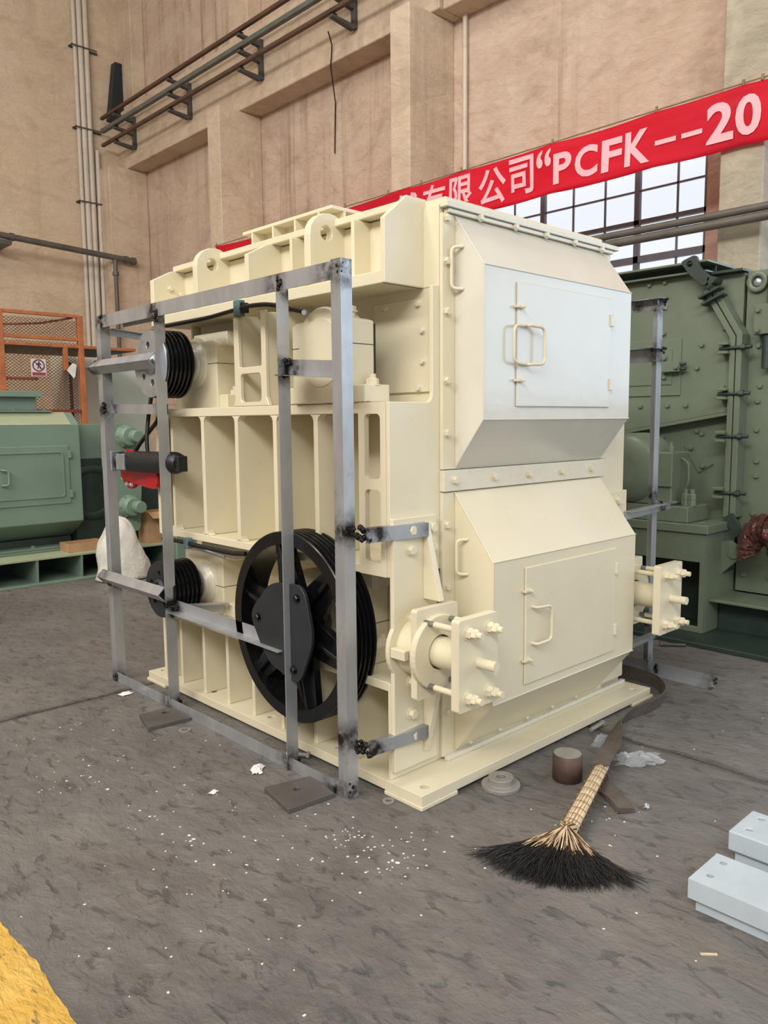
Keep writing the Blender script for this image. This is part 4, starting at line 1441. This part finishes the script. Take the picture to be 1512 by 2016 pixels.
# triangular bracket
m = MB()
m.plate(rounded_poly([(.375, .685), (.28, .70), (.17, .62), (.345, .44), (.37, .44)], .012), [], 'YZ', 3.585, 3.61)
tb = m.build('triangular_bracket', 'green_r', rm, .003)
MB().box(3.611, .33, .45, 3.80, .35, .66).build('bracket_web', 'green_dk', tb)
MB().cyl((3.572, .255, .61), (3.62, .255, .61), .042, 20).build('pivot_boss', 'green_r', tb, .003)
# hinge at bottom of the seam
m = MB()
m.plate([(.36, .86), (.30, .90), (.20, .76), (.26, .72)], [], 'YZ', 3.62, 3.66)
m.build('hinge_leaf', 'green_dk', rm, .004)


def crumple(name, mat, parent, center, sx, sy, sz, n=14, seed=1, rot=0.0, thick=.0008, drape=1.0):
    """a crumpled thin sheet with real folds"""
    rnd = random.Random(seed)
    ph = [(rnd.uniform(2, 9), rnd.uniform(2, 9), rnd.uniform(0, 6.3), rnd.uniform(.4, 1)) for _ in range(7)]
    vs, fs = [], []
    for i in range(n + 1):
        for j in range(n + 1):
            u, v = i / n * 2 - 1, j / n * 2 - 1
            h = 0
            for a, b, c, d in ph:
                h += d * abs(math.sin(a * u + b * v + c))
            h /= 5.0
            edge = 1 - .35 * rnd.random() * max(abs(u), abs(v)) ** 3
            x = u * sx * edge + sx * .12 * math.sin(5 * v + ph[0][2])
            y = v * sy * edge + sy * .15 * math.sin(4 * u + ph[1][2])
            r = min(1, math.hypot(u, v))
            z = sz * (h * (1 - .75 * r ** 2)) * drape + .001
            ca, sa = math.cos(rot), math.sin(rot)
            vs.append((center[0] + x * ca - y * sa, center[1] + x * sa + y * ca, center[2] + z))
    for i in range(n):
        for j in range(n):
            a = i * (n + 1) + j
            fs.append((a, a + 1, a + n + 2, a + n + 1))
    m = MB()
    m.add(vs, fs, False)
    o = m.build(name, mat, parent)
    sd_ = o.modifiers.new('thick', 'SOLIDIFY')
    sd_.thickness = thick
    return o


# plastic wrapped bundle at right edge
rnd = random.Random(3)
m = MB()
NR, NC = 26, 13
vs, fs = [], []
for i in range(NR + 1):
    a = i / NR * PI * 1.15 - .35
    for j in range(NC + 1):
        s = j / NC
        rr = .05 + .23 * s
        fold = .022 * math.sin(i * 2.6) * s + rnd.uniform(-.008, .008)
        vs.append((3.56 + .12 * (1 - (2 * s - 1) ** 2) * -1 + fold, .03 - rr * math.cos(a) * -.62 + fold, .70 + rr * math.sin(a) * .95 - .05))
for i in range(NR):
    for j in range(NC):
        a = i * (NC + 1) + j
        fs.append((a, a + 1, a + NC + 2, a + NC + 1))
m.add(vs, fs, False)
pb = m.build('plastic_bundle', 'red_film')
pb.modifiers.new('t', 'SOLIDIFY').thickness = .01
tag(pb, 'crumpled red brown plastic wrapping on the olive green machine at right edge', 'wrapping')

# ------------------------------------------------------------------ sage green machine at the far left
lm = thing('green_crusher', (.3, 6.8, 0), 'sage green hooded crusher on a long open base at the left edge', 'machine')
MB().box(-2.0, 5.87, .250, 2.7, 8.0, .274).build('base_top', 'green_tan', lm, .003)
MB().box(-2.0, 5.84, .0, 2.7, 8.0, .022).build('base_bottom', 'green_l', lm, .003)
for x in (-1.2, -.75, -.28, .17, .62, 1.07, 1.55, 2.05, 2.6):
    m = MB()
    m.plate([(5.90, .0225), (5.88, .2495), (7.9, .2495), (7.9, .0225)], [], 'YZ', x - .012, x + .012)
    m.build('base_gusset', 'green_l', lm)
MB().box(-2.0, 6.6, .0225, 2.7, 6.62, .2495).build('base_web', 'green_dk', lm)
# hood body
m = MB()
m.plate([(6.10, .585), (6.10, 1.59), (6.28, 1.72), (7.9, 1.72), (7.9, .40), (6.42, .40)], [], 'YZ', -1.6, 1.205)
hd = m.build('hood', 'green_l', lm, .008, 2)
m = MB()
m.plate([(6.098, 1.592), (6.278, 1.722), (6.285, 1.716), (6.108, 1.588)], [], 'YZ', -1.58, 1.12)
m.build('tan_bevel', 'green_tan', hd)  # paler tan strip laid over the hood's upper bevel
m = MB()
m.box(-1.6, 6.36, .275, 1.16, 7.9, .3995)
m.build('plinth', 'green_dk', lm)
MB().box(-1.6, 6.22, .30, 1.14, 6.36, .325).build('plinth_flange', 'green_l', lm, .003)
MB().box(-1.6, 6.20, .275, 1.12, 6.36, .2995).build('plinth_flange', 'green_l', lm, .003)
for x in (.35, .72, 1.05):
    inst('bolt', B['green_l'], lm, (x, 6.26, .325), (0, 0, 1))
dr = MB().box(.0, 6.088, .775, 1.078, 6.0995, 1.378).build('hatch_door', 'green_l', hd, .006)
m = MB()
m.plate(rrect(.04, .845, 1.018, 1.318, .03), [rrect(.055, .86, 1.003, 1.303, .025)], 'XZ', 6.078, 6.0875)
m.build('door_bead', 'green_l', dr, .003)
MB().tube(rounded_path([(.40, 6.088, 1.15), (.40, 6.05, 1.15), (.455, 6.04, 1.145), (.455, 6.04, 1.005), (.40, 6.05, 1.0), (.40, 6.088, 1.0)], .025), .010, 8).build('door_handle', 'green_l', dr)
for z in (1.285, .875):
    MB().box(1.066, 6.07, z - .04, 1.10, 6.0875, z + .04).build('hinge', 'green_l', dr, .004)
MB().box(-1.6, 6.24, 1.7205, .985, 7.8, 1.74).build('top_flange', 'green_l', lm, .003)
for x in (.05, .35, .62, .92):
    inst('bolt', B['green_l'], lm, (x, 6.27, 1.74), (0, 0, 1))
MB().box(-1.6, 6.26, 1.7405, .84, 7.5, 1.872).build('inlet_neck', 'green_l', lm, .004)
MB().box(-1.6, 6.18, 1.8725, .88, 7.6, 1.93).build('inlet_cap', 'green_l', lm, .004)
# side shell and bearing plate to the right of the hood
MB().box(1.2055, 6.30, 1.22, 1.52, 7.7, 1.595).build('side_shell', 'green_l', lm, .005)
MB().box(1.2055, 6.30, .275, 1.52, 7.7, 1.2195).build('side_recess', 'green_dk', lm)
MB().lathe((1.40, 6.42, .85), (0, -1, 0), [(0, .30), (.13, .30), (.13, .22), (.10, .2)], 36).build('fan_ring', 'green_dk', lm)
m = MB()
m.plate(rounded_poly([(1.48, .42), (1.48, 1.595), (1.72, 1.595), (1.80, 1.50), (1.80, 1.30), (1.84, .95), (1.80, .42)], .05), [], 'XZ', 6.02, 6.06)
bp = m.build('bearing_plate', 'green_l', lm, .005)
for x, z in ((1.68, 1.46), (1.68, .70)):
    MB().lathe((x, 6.02, z), (0, -1, 0), [(0, .125), (.03, .12), (.05, .105), (.12, .10), (.125, .09)], 28).build('bearing_cover', 'green_l', bp)
    MB().lathe((x + .03, 5.90, z), (0, -1, 0), [(0, .066), (.10, .066), (.108, .058)], 24).build('shaft_stub', 'green_l', bp)
    for k in range(6):
        a = k * PI / 3
        inst('bolt', B['green_l'], bp, (x + .108 * math.cos(a), 5.99, z + .108 * math.sin(a)), (0, -1, 0), None, 0, .8)
MB().box(1.85, 6.3, .275, 2.6, 7.5, .95).build('drive_box', 'green_dk', lm, .01)
# cabinets beyond
o = MB().box(2.6, 9.9, 0, 3.25, 10.4, 2.72).build('cabinet', 'cabinet', None, .01)
tag(o, 'tall pale beige steel cabinet behind the mesh cage, left of the green tinted one', 'cabinet')
o = MB().box(3.27, 9.85, 0, 3.95, 10.4, 2.55).build('cabinet', 'cabinet_g', None, .01)
tag(o, 'pale green tinted cabinet seen between the guard frame and the cream machine', 'cabinet')
# sack, boxes
m = MB()
NU, NV = 36, 26
vs, fs = [], []
rnd = random.Random(5)
for j in range(NV + 1):
    t = j / NV
    z = .64 * t
    wdt = .20 * (1 - t ** 4) ** .5 * (1.18 - .50 * t) + .012
    for i in range(NU):
        a = 2 * PI * i / NU
        cr_, sr_ = math.cos(a), math.sin(a)
        px = abs(cr_) ** .75 * (1 if cr_ > 0 else -1) * wdt * 1.12
        py = abs(sr_) ** .75 * (1 if sr_ > 0 else -1) * wdt * .85
        wr = .006 * math.sin(a * 4 + t * 9) + .004 * math.sin(a * 7 - t * 15)
        vs.append((1.375 + px * (1 + wr * 4) - .05 * t * t + .02 * math.sin(t * 9), 5.60 + py * (1 + wr * 4), z + wr))
for j in range(NV):
    for i in range(NU):
        k = (i + 1) % NU
        fs.append((j * NU + i, j * NU + k, (j + 1) * NU + k, (j + 1) * NU + i))
fs.append(tuple(range(NU)))
fs.append(tuple(NV * NU + i for i in range(NU)))
zmin = min(v[2] for v in vs)
vs = [(a, b, c - zmin) for a, b, c in vs]
m.add(vs, fs, True)
sk = m.build('sack', 'sack')
tag(sk, 'full white woven sack standing on the floor before the sage green base', 'sack')


def open_box(name, x0, y0, z0, x1, y1, z1, mat, label, cat, t=.008, flaps=False):
    e_ = thing(name, ((x0 + x1) / 2, (y0 + y1) / 2, z0), label, cat)
    MB().box(x0, y0, z0, x1, y1, z0 + t).build('bottom', mat, e_)
    for a in ((x0, y0, x1, y0 + t), (x0, y1 - t, x1, y1), (x0, y0 + t, x0 + t, y1 - t), (x1 - t, y0 + t, x1, y1 - t)):
        MB().box(a[0], a[1], z0 + t, a[2], a[3], z1).build('side', mat, e_)
    if flaps:
        m_ = MB()
        m_.hexa([(x0, y0 - .12, z1 - .06), (x1, y0 - .12, z1 - .06), (x1, y0 - .115, z1 - .06), (x0, y0 - .115, z1 - .06)], [(x0, y0, z1), (x1, y0, z1), (x1, y0 + .006, z1), (x0, y0 + .006, z1)])
        m_.build('flap', mat, e_)
    return e_


open_box('cardboard_tray', .97, 5.95, .275, 1.36, 6.19, .365, 'cardboard', 'low open cardboard tray lying on the sage green base', 'box')
open_box('cardboard_box', 1.86, 5.95, .275, 2.12, 6.2, .62, 'cardboard', 'brown cardboard box with open flaps behind the white sack', 'box', .008, True)
bd = thing('hand_basket', (2.3, 6.05, .275), 'dark round bin with a hoop handle beside the cardboard box', 'bin')
MB().lathe((2.28, 6.06, .275), (0, 0, 1), [(0, .10), (.26, .125), (.27, .115)], 24).build('body', 'black', bd)
MB().tube([(2.28 + .118 * math.cos(a), 6.06, .53 + .20 * math.sin(a)) for a in [PI * i / 12 for i in range(13)]], .014, 8).build('handle', 'black', bd)
o = MB().box(2.0, 5.6, 0, 2.55, 5.83, .42).build('green_trough', 'green_l', None, .01)
tag(o, 'sage green steel block half hidden behind the left guard frame and lower pulley', 'machine part')

# ------------------------------------------------------------------ orange mesh cage
cg = thing('mesh_cage', (1.8, 8.5, 0), 'orange railed cage of expanded mesh with a grey platform at the far left', 'cage')
CY = 8.5
for x in (1.265, 2.285):
    MB().box(x - .035, CY - .035, 0, x + .035, CY + .035, 3.04 if x < 2 else 3.03).build('post', 'orange', cg, .004)
for z, h in ((3.02, .022), (2.715, .022), (1.77, .022), (.9, .022)):
    MB().box(1.30, CY - .022, z - h, 2.25, CY + .022, z + h).build('rail', 'orange' if z > 2 else 'redbar', cg, .003)
MB().box(1.30, CY - .03, 2.60, 3.06, CY + .002, 2.64).build('platform_edge', 'orange', cg, .003)
MB().box(1.02, CY + .003, 2.60, 3.06, CY + 1.3, 2.63).build('platform', 'bracket', cg, .003)
MB().box(2.04, CY - .03, 2.30, 2.10, CY + .02, 2.60).build('stub_post', 'orange', cg, .003)
MB().box(2.17, CY + .12, .9, 2.20, CY + .16, 2.42).build('inner_post', 'hole', cg)
MB().box(1.30, CY - .02, 2.165, 1.70, CY + .0, 2.20).build('short_rail', 'redbar', cg, .003)
MB().tube([(1.34, CY + .9, 2.93), (1.78, CY + .02, 2.90), (2.2, CY + .02, 3.0)], .014, 6).build('brace', 'redbar', cg)


def mesh_panel(x0, x1, z0, z1, y, cw=.052, chh=.040, t=.0035):
    m_ = MB()
    rows = int((z1 - z0) / (chh / 2))
    for r_ in range(0, rows, 2):
        zc = z0 + r_ * chh / 2
        nseg = int((x1 - x0) / (cw / 2))
        for sgn in (1, -1):
            pts_ = []
            for k in range(nseg + 1):
                up = (k % 2 == 0)
                pts_.append((x0 + k * cw / 2, zc + sgn * (chh / 2 if up else 0)))
            vs_, fs_ = [], []
            for (xx, zz) in pts_:
                vs_ += [(xx, y - t, zz - t), (xx, y - t, zz + t), (xx, y + t, zz + t), (xx, y + t, zz - t)]
            for k in range(len(pts_) - 1):
                for q in range(4):
                    j = (q + 1) % 4
                    fs_.append((k * 4 + q, k * 4 + j, k * 4 + 4 + j, k * 4 + 4 + q))
            m_.add(vs_, fs_)
    return m_


mesh_panel(1.30, 2.25, 2.74, 3.0, CY).build('expanded_mesh', 'straw_brown', cg, kind='stuff')
mesh_panel(1.30, 2.25, 2.645, 2.695, CY).build('expanded_mesh', 'straw_brown', cg, kind='stuff')
mesh_panel(1.30, 2.25, 1.2, 2.60, CY + .03).build('expanded_mesh', 'straw_brown', cg, kind='stuff')
# prohibition sign
sg = thing('warning_sign', (1.7, CY - .05, 2.32), 'small square no-entry pictogram sign with red caption strip on the mesh cage', 'sign')
MB().box(1.605, CY - .046, 2.215, 1.795, CY - .040, 2.435).build('board', 'sign_white', sg)
m = MB()
m.plate(circ(1.70, 2.352, .078, 32), [circ(1.70, 2.352, .064, 32)], 'XZ', CY - .049, CY - .0465)
m.build('ring', 'sign_dark', sg)
m = MB()
m.plate([(1.644, 2.400), (1.652, 2.408), (1.756, 2.304), (1.748, 2.296)], [], 'XZ', CY - .050, CY - .0492)
m.build('slash', 'sign_dark', sg)
m = MB()
m.plate(circ(1.706, 2.396, .011, 12), [], 'XZ', CY - .049, CY - .0466)
m.plate([(1.688, 2.383), (1.722, 2.383), (1.742, 2.36), (1.736, 2.354), (1.716, 2.37), (1.714, 2.35), (1.728, 2.31), (1.718, 2.306), (1.702, 2.342), (1.690, 2.306), (1.680, 2.310), (1.692, 2.352), (1.690, 2.368), (1.676, 2.352), (1.668, 2.358)], [], 'XZ', CY - .049, CY - .0466)
m.build('walking_figure', 'sign_dark', sg, kind='stuff')
MB().box(1.617, CY - .049, 2.224, 1.783, CY - .0465, 2.264).build('caption_strip', 'sign_red', sg)
m = MB()
m.hexa([(2.06, CY - .06, 2.30), (2.15, CY - .05, 2.20), (2.17, CY - .045, 2.23), (2.10, CY - .055, 2.36)], [(2.06, CY - .064, 2.30), (2.15, CY - .054, 2.20), (2.17, CY - .049, 2.23), (2.10, CY - .059, 2.36)])
m.hexa([(2.10, CY - .06, 2.36), (2.17, CY - .05, 2.22), (2.20, CY - .04, 2.38), (2.15, CY - .045, 2.40)], [(2.10, CY - .064, 2.36), (2.17, CY - .054, 2.22), (2.20, CY - .044, 2.38), (2.15, CY - .049, 2.40)])
ta = m.build('paper_tag', 'paper')
tag(ta, 'torn printed paper hanging on the mesh cage right of the small sign', 'paper')

# ------------------------------------------------------------------ things lying on the floor
def plate_thing(pts, hole, hr, h, label, z0=0.0):
    m_ = MB()
    m_.plate(pts, [circ(hole[0], hole[1], hr, 20)], 'XY', z0, z0 + h)
    return tag(m_.build('steel_plate', 'plate_steel', None, .002), label, 'plate', 'steel plates on the floor')


plate_thing([(-.363, .60), (-.408, .366), (-.180, .345), (-.140, .545)], (-.272, .485), .016, .022, 'square rusty plate with one hole by the near foot of the guard frame')
plate_thing([(-.345, 1.80), (-.400, 1.59), (-.165, 1.565), (-.165, 1.785)], (-.225, 1.725), .022, .022, 'dark square steel plate with one hole beneath the second guard frame post')


def washer(x, y, ro, ri, h, label):
    o_ = MB().ring((x, y, 0), (0, 0, 1), ro, ri, h, 28).build('washer', 'washer')
    return tag(o_, label, 'washer', 'flat washers on the floor')


washer(-.040, .157, .026, .014, .005, 'small flat washer on the floor beside the near base corner')
washer(-.256, 1.469, .032, .018, .005, 'flat washer on the floor near the dark steel plate at the left')
washer(-.62, 1.95, .02, .011, .004, 'tiny washer on the floor near the slab joint at far left')
fb = MB()
fb.lathe((.405, -.092, 0), (0, 0, 1), [(0, .024), (0, .085), (.016, .085), (.018, .083), (.018, .056), (.047, .056), (.049, .054), (.049, .022), (0, .022)], 44, False, False)
tag(fb.build('flanged_bushing', 'washer', None, .0015), 'grey machined flanged ring lying beside the cream base plate', 'ring')
rb = MB().lathe((.680, -.250, 0), (0, 0, 1), [(0, .062), (.001, .066), (.118, .066), (.120, .063)], 40)
rb = rb.build('round_steel_block', 'rusty')
tag(rb, 'short rusty round steel billet standing on the floor between bushing and broom', 'steel block')
MB().lathe((.680, -.250, .1195), (0, 0, 1), [(0, .0615), (.0012, .0608)], 36).build('sawn_face', 'washer', rb, 0, 1, 'bare grey sawn top face')

# canvas belt from behind the machine to under the broom
def ribbon(name, mat, pts, wdirs, width, th, par=None):
    pts = [Vector(p) for p in pts]
    n_ = 8
    P, D = [], []
    for i in range(len(pts) - 1):
        p0 = pts[max(i - 1, 0)]
        p1, p2 = pts[i], pts[i + 1]
        p3 = pts[min(i + 2, len(pts) - 1)]
        for k in range(n_):
            t = k / n_
            P.append(.5 * ((2 * p1) + (p2 - p0) * t + (2 * p0 - 5 * p1 + 4 * p2 - p3) * t * t + (3 * p1 - p0 - 3 * p2 + p3) * t ** 3))
            D.append((Vector(wdirs[i]) * (1 - t) + Vector(wdirs[i + 1]) * t).normalized())
    P.append(pts[-1])
    D.append(Vector(wdirs[-1]).normalized())
    vs_, fs_ = [], []
    for i, p_ in enumerate(P):
        tg = (P[min(i + 1, len(P) - 1)] - P[max(i - 1, 0)]).normalized()
        d = (D[i] - tg * D[i].dot(tg)).normalized()
        nn = tg.cross(d)
        for a, b in ((-1, -1), (1, -1), (1, 1), (-1, 1)):
            q = p_ + d * width / 2 * a + nn * th / 2 * b
            vs_.append((q.x, q.y, max(q.z, .0005 + (.0005 if b > 0 else 0))))
    for i in range(len(P) - 1):
        for k in range(4):
            j = (k + 1) % 4
            fs_.append((i * 4 + k, i * 4 + j, (i + 1) * 4 + j, (i + 1) * 4 + k))
    fs_ += [(3, 2, 1, 0), tuple(len(vs_) - 4 + k for k in range(4))]
    m_ = MB()
    m_.add(vs_, fs_, True)
    o_ = m_.build(name, mat, par)
    e_ = o_.modifiers.new('split', 'EDGE_SPLIT')
    e_.split_angle = math.radians(35)
    return o_


bt = thing('canvas_belt', (1.2, -.25, 0), 'worn grey canvas belt snaking round the base corner and over the broom handle', 'belt')
ribbon('belt', 'strap', [(2.02, .62, .042), (2.12, .35, .042), (2.10, .10, .042), (1.95, -.06, .042), (1.75, -.12, .040), (1.50, -.10, .036), (1.33, -.12, .034), (1.17, -.20, .052), (1.02, -.275, .070), (.86, -.335, .088), (.745, -.375, .086)],
       [(0, 0, 1), (0, 0, 1), (0, 0, 1), (.1, -.15, 1), (.1, -.25, 1), (0, -.3, 1), (-.1, -.6, .8), (-.25, -.9, .4), (-.35, -.93, .15), (-.35, -.94, 0), (-.35, -.94, 0)], .080, .006, bt)
ribbon('belt_end', 'strap', [(.76, -.365, .012), (.70, -.425, .014), (.64, -.51, .018), (.575, -.60, .014)], [(.8, .35, .1), (.8, .5, .1), (.8, .55, 0), (.8, .5, 0)], .075, .022, bt)

# broom
bm_ = thing('broom', (.2, -.55, 0), 'straw hand broom with charred black bristles lying on the floor', 'broom')
H0, H1 = Vector((.76, -.372, .062)), Vector((.215, -.562, .052))
ax = (H1 - H0).normalized()
sd1 = Vector((-ax.y, ax.x, 0))
upv = Vector((0, 0, 1))
rnd = random.Random(11)
m = MB()
for k in range(46):
    a = rnd.uniform(0, 2 * PI)
    rr = .030 * math.sqrt(rnd.random())
    pts_ = []
    for i in range(9):
        t = i / 8
        rad = rr * (.80 + .25 * t)
        b = a + t * .4
        pts_.append(H0.lerp(H1, t) + sd1 * rad * math.cos(b) + upv * rad * math.sin(b) * .85)
    pts_[0] -= ax * rnd.uniform(0, .03)
    m.tube(pts_, rnd.uniform(.0042, .006), 5)
m.build('handle', 'straw', bm_, kind='stuff')
m = MB()
for t in (.06, .13, .22, .33, .44, .55, .66, .76, .85, .93, .98):
    c0 = H0.lerp(H1, t)
    r_ = .034 + .008 * t
    m.tube([c0 + sd1 * r_ * math.cos(a) + upv * r_ * .85 * math.sin(a) + ax * .012 * math.sin(a) for a in [2 * PI * i / 20 for i in range(21)]], .0016, 5, False)
m.build('binding', 'wire', bm_, kind='stuff')
TIPC = Vector((.02, -.625, .012))


def fan_pt(s, t, k):
    """s -1..1 across the fan, t 0..1 from neck to tip"""
    L = Vector((-.115, -.405, 0))
    Rr = Vector((.115, -.865, 0))
    mid = Vector((-.075, -.665, 0))
    tip = (L * (1 - s) / 2 + Rr * (1 + s) / 2) + (mid - (L + Rr) / 2) * (1 - s * s)
    base = Vector((H1.x, H1.y, 0)) + sd1 * (-s) * .032
    q = base.lerp(tip, t)
    return q


m1, m2, m3 = MB(), MB(), MB()
for k in range(230):
    s = rnd.uniform(-1, 1)
    ln = rnd.uniform(.38, .62)
    jit = rnd.uniform(-.03, .03)
    z0_ = H1.z + rnd.uniform(-.025, .03)
    pts_ = []
    for i in range(6):
        t = ln * i / 5
        q = fan_pt(s + jit * t, t, k)
        pts_.append((q.x, q.y, max(.006, z0_ * (1 - t * .55) + .028 * math.sin(PI * min(1, t * 1.2)) * (1 - s * s * .6))))
    (m1 if rnd.random() < .75 else m2).tube(pts_, [.0036, .0034, .003, .0026, .002, .001], 4)
for k in range(2600):
    s = max(-1.06, min(1.06, rnd.gauss(0, .62)))
    t0 = rnd.uniform(.30, .62)
    t1 = min(1.12, t0 + rnd.uniform(.25, .52))
    if t0 < .46 and rnd.random() < .55:
        mm_ = m2
    else:
        mm_ = m3
    b0 = rnd.uniform(.025, .075) * (1 - abs(s) * .35)
    cv_ = rnd.gauss(0, .12)
    pts_ = []
    for i in range(5):
        u = i / 4
        t = t0 + (t1 - t0) * u
        q = fan_pt(s + cv_ * u * u, t, k)
        z = b0 * (1 - .25 * t) * (1 - u ** 1.6) + .004 + .010 * math.sin(u * 3) * rnd.random()
        pts_.append((q.x + rnd.uniform(-.006, .006), q.y + rnd.uniform(-.006, .006), max(.003, z)))
    w0 = rnd.uniform(.0012, .0024)
    mm_.tube(pts_, [w0, w0, w0 * .9, w0 * .7, w0 * .3], 3, False)
m1.build('straw_fan', 'straw', bm_, kind='stuff')
m2.build('singed_straw', 'straw_brown', bm_, kind='stuff')
m3.build('bristles', 'bristle', bm_, kind='stuff')

# pale blocks at the right edge
def block(x0, y0, x1, y1, z0, z1, holes, label):
    e_ = thing('steel_block', ((x0 + x1) / 2, (y0 + y1) / 2, 0), label, 'steel block', 'pale machined blocks')
    m_ = MB()
    m_.plate([(x0, y0), (x1, y0), (x1, y1), (x0, y1)], [circ(a, b, .012, 18) for a, b in holes], 'XY', z0, z1)
    m_.build('block', 'block', e_, .005, 2)
    for a, b in holes:
        MB().cyl((a, b, z0 + .001), (a, b, z1 - .03), .0118, 14).build('hole_floor', 'hole', e_)  # near-black plug paints the shade at the bottom of each bolt hole
    MB().box(x0 + .02, y0 + .03, .0, x1 - .02, y1 - .018, z0 - .0005).build('foot_plate', 'block', e_, .002)
    return e_


block(.137, -1.95, .352, -1.068, .045, .112, [(.200, -1.112), (.305, -1.110)], 'pale blue grey steel block with two bolt holes, nearest the lower right corner')
block(.520, -1.95, .735, -1.035, .045, .118, [(.58, -1.085), (.69, -1.085)], 'pale blue grey steel block with bolt holes, behind the nearer one at right edge')
o = MB().tube([(.44, -1.10, .012), (.46, -2.0, .012)], .010, 8).build('thin_rod', 'block')
tag(o, 'thin pale rod lying between the two blue grey blocks', 'rod')

# plastic film and paper scraps
for nm, mt, c, sx, sy, sz, sd_, rt, lab in (
        ('plastic_scrap', 'film', (1.06, -.385, 0), .13, .075, .075, 21, -.75, 'crumpled clear plastic film right of the canvas belt'),
        ('plastic_scrap', 'film', (1.13, -.145, 0), .095, .032, .07, 23, .35, 'small twisted clear plastic film between billet and canvas belt'),
        ('paper_scrap', 'paper', (-.262, .80, 0), .055, .03, .030, 31, .8, 'crumpled white paper scrap in front of the guard frame'),
        ('paper_scrap', 'paper', (-.525, .75, 0), .022, .015, .016, 33, .3, 'little white paper scrap furthest out on the floor before the frame'),
        ('paper_scrap', 'paper', (-.225, 2.215, 0), .042, .028, .022, 35, .2, 'white paper scrap by the far left foot of the guard frame'),
        ('paper_scrap', 'paper', (.50, .0, 0), .018, .012, .012, 39, 1.0, 'tiny white paper scrap against the base plate edge')):
    o = crumple(nm, mt, None, c, sx, sy, sz, 12, sd_, rt)
    tag(o, lab, 'litter')
# stray bolts
def stray_bolt(loc, ang, ln, label, mat='washer', r=.011):
    d = Vector((math.cos(ang), math.sin(ang), 0))
    p_ = Vector(loc) + Vector((0, 0, r * 1.5))
    m_ = MB()
    m_.cyl(p_, p_ + d * ln, r, 10)
    e_ = thing('bolt', loc, label, 'bolt', 'loose bolts on the floor')
    m_.build('shank', mat, e_)
    h_ = MB()
    h_.hex(p_, -d, r * 1.7, r * 1.3)
    h_.build('head', mat, e_)
    return e_


stray_bolt((1.325, -.036, 0), PI + .05, .115, 'loose long bolt lying beside the cream base plate, behind the billet')
stray_bolt((-.018, .742, 0), 2.2, .10, 'loose bolt lying between the guard frame and the cream base')
stray_bolt((2.93, .46, 0), -.95, .16, 'loose long dark bolt on the floor at right rear before the olive machine', 'bracket')
o = crumple('foil_scrap', 'zinc', None, (.685, -.632, 0), .022, .014, .022, 8, 51, .4)
tag(o, 'tiny shiny foil scrap beyond the end of the canvas belt', 'litter')
# splinter
m = MB()
m.hexa([(-.045, -1.20, .0005), (-.012, -1.235, .0005), (-.008, -1.230, .0005), (-.042, -1.194, .0005)], [(-.045, -1.20, .005), (-.012, -1.235, .005), (-.008, -1.230, .005), (-.042, -1.194, .005)])
tag(m.build('wood_splinter', 'straw'), 'pale wood splinter on the floor near the lower right blocks', 'litter')
# paint flecks and crumbs scattered over the floor
m = MB()
rnd = random.Random(17)
cl_ = [(-.35, .02, .10, 26), (-.23, -.12, .10, 18), (-.38, -.17, .05, 22), (-.72, .70, .12, 16), (-.95, 1.25, .10, 16), (-.75, .35, .18, 16), (-.55, .05, .2, 14), (-.9, .35, .2, 12),
       (-.25, 1.2, .3, 14), (-.9, 1.75, .3, 20), (-.9, -.3, .3, 14), (.25, -.6, .25, 10), (.5, -.55, .06, 9), (1.6, -.5, .4, 12), (-1.1, .1, .3, 14), (.0, -.9, .5, 12)]
for cx, cy, sp, nn in cl_:
    for k in range(nn):
        x, y = rnd.gauss(cx, sp), rnd.gauss(cy, sp)
        if -0.1 < x < 2.0 and -.05 < y < 2.5:
            continue
        r_ = rnd.uniform(.0025, .007) * (1.6 if rnd.random() < .1 else 1)
        n_ = 6
        a0 = rnd.random() * 6
        base = [(x + r_ * rnd.uniform(.5, 1.2) * math.cos(a0 + 2 * PI * i / n_), y + r_ * rnd.uniform(.5, 1.2) * math.sin(a0 + 2 * PI * i / n_)) for i in range(n_)]
        vs_ = [(a, b, .0) for a, b in base] + [(x, y, .0025)]
        m.add(vs_, [(i, (i + 1) % n_, n_) for i in range(n_)])
tag(m.build('paint_flecks', 'flake'), 'white paint flecks and crumbs scattered over the dark floor', 'flecks', None, 'stuff')
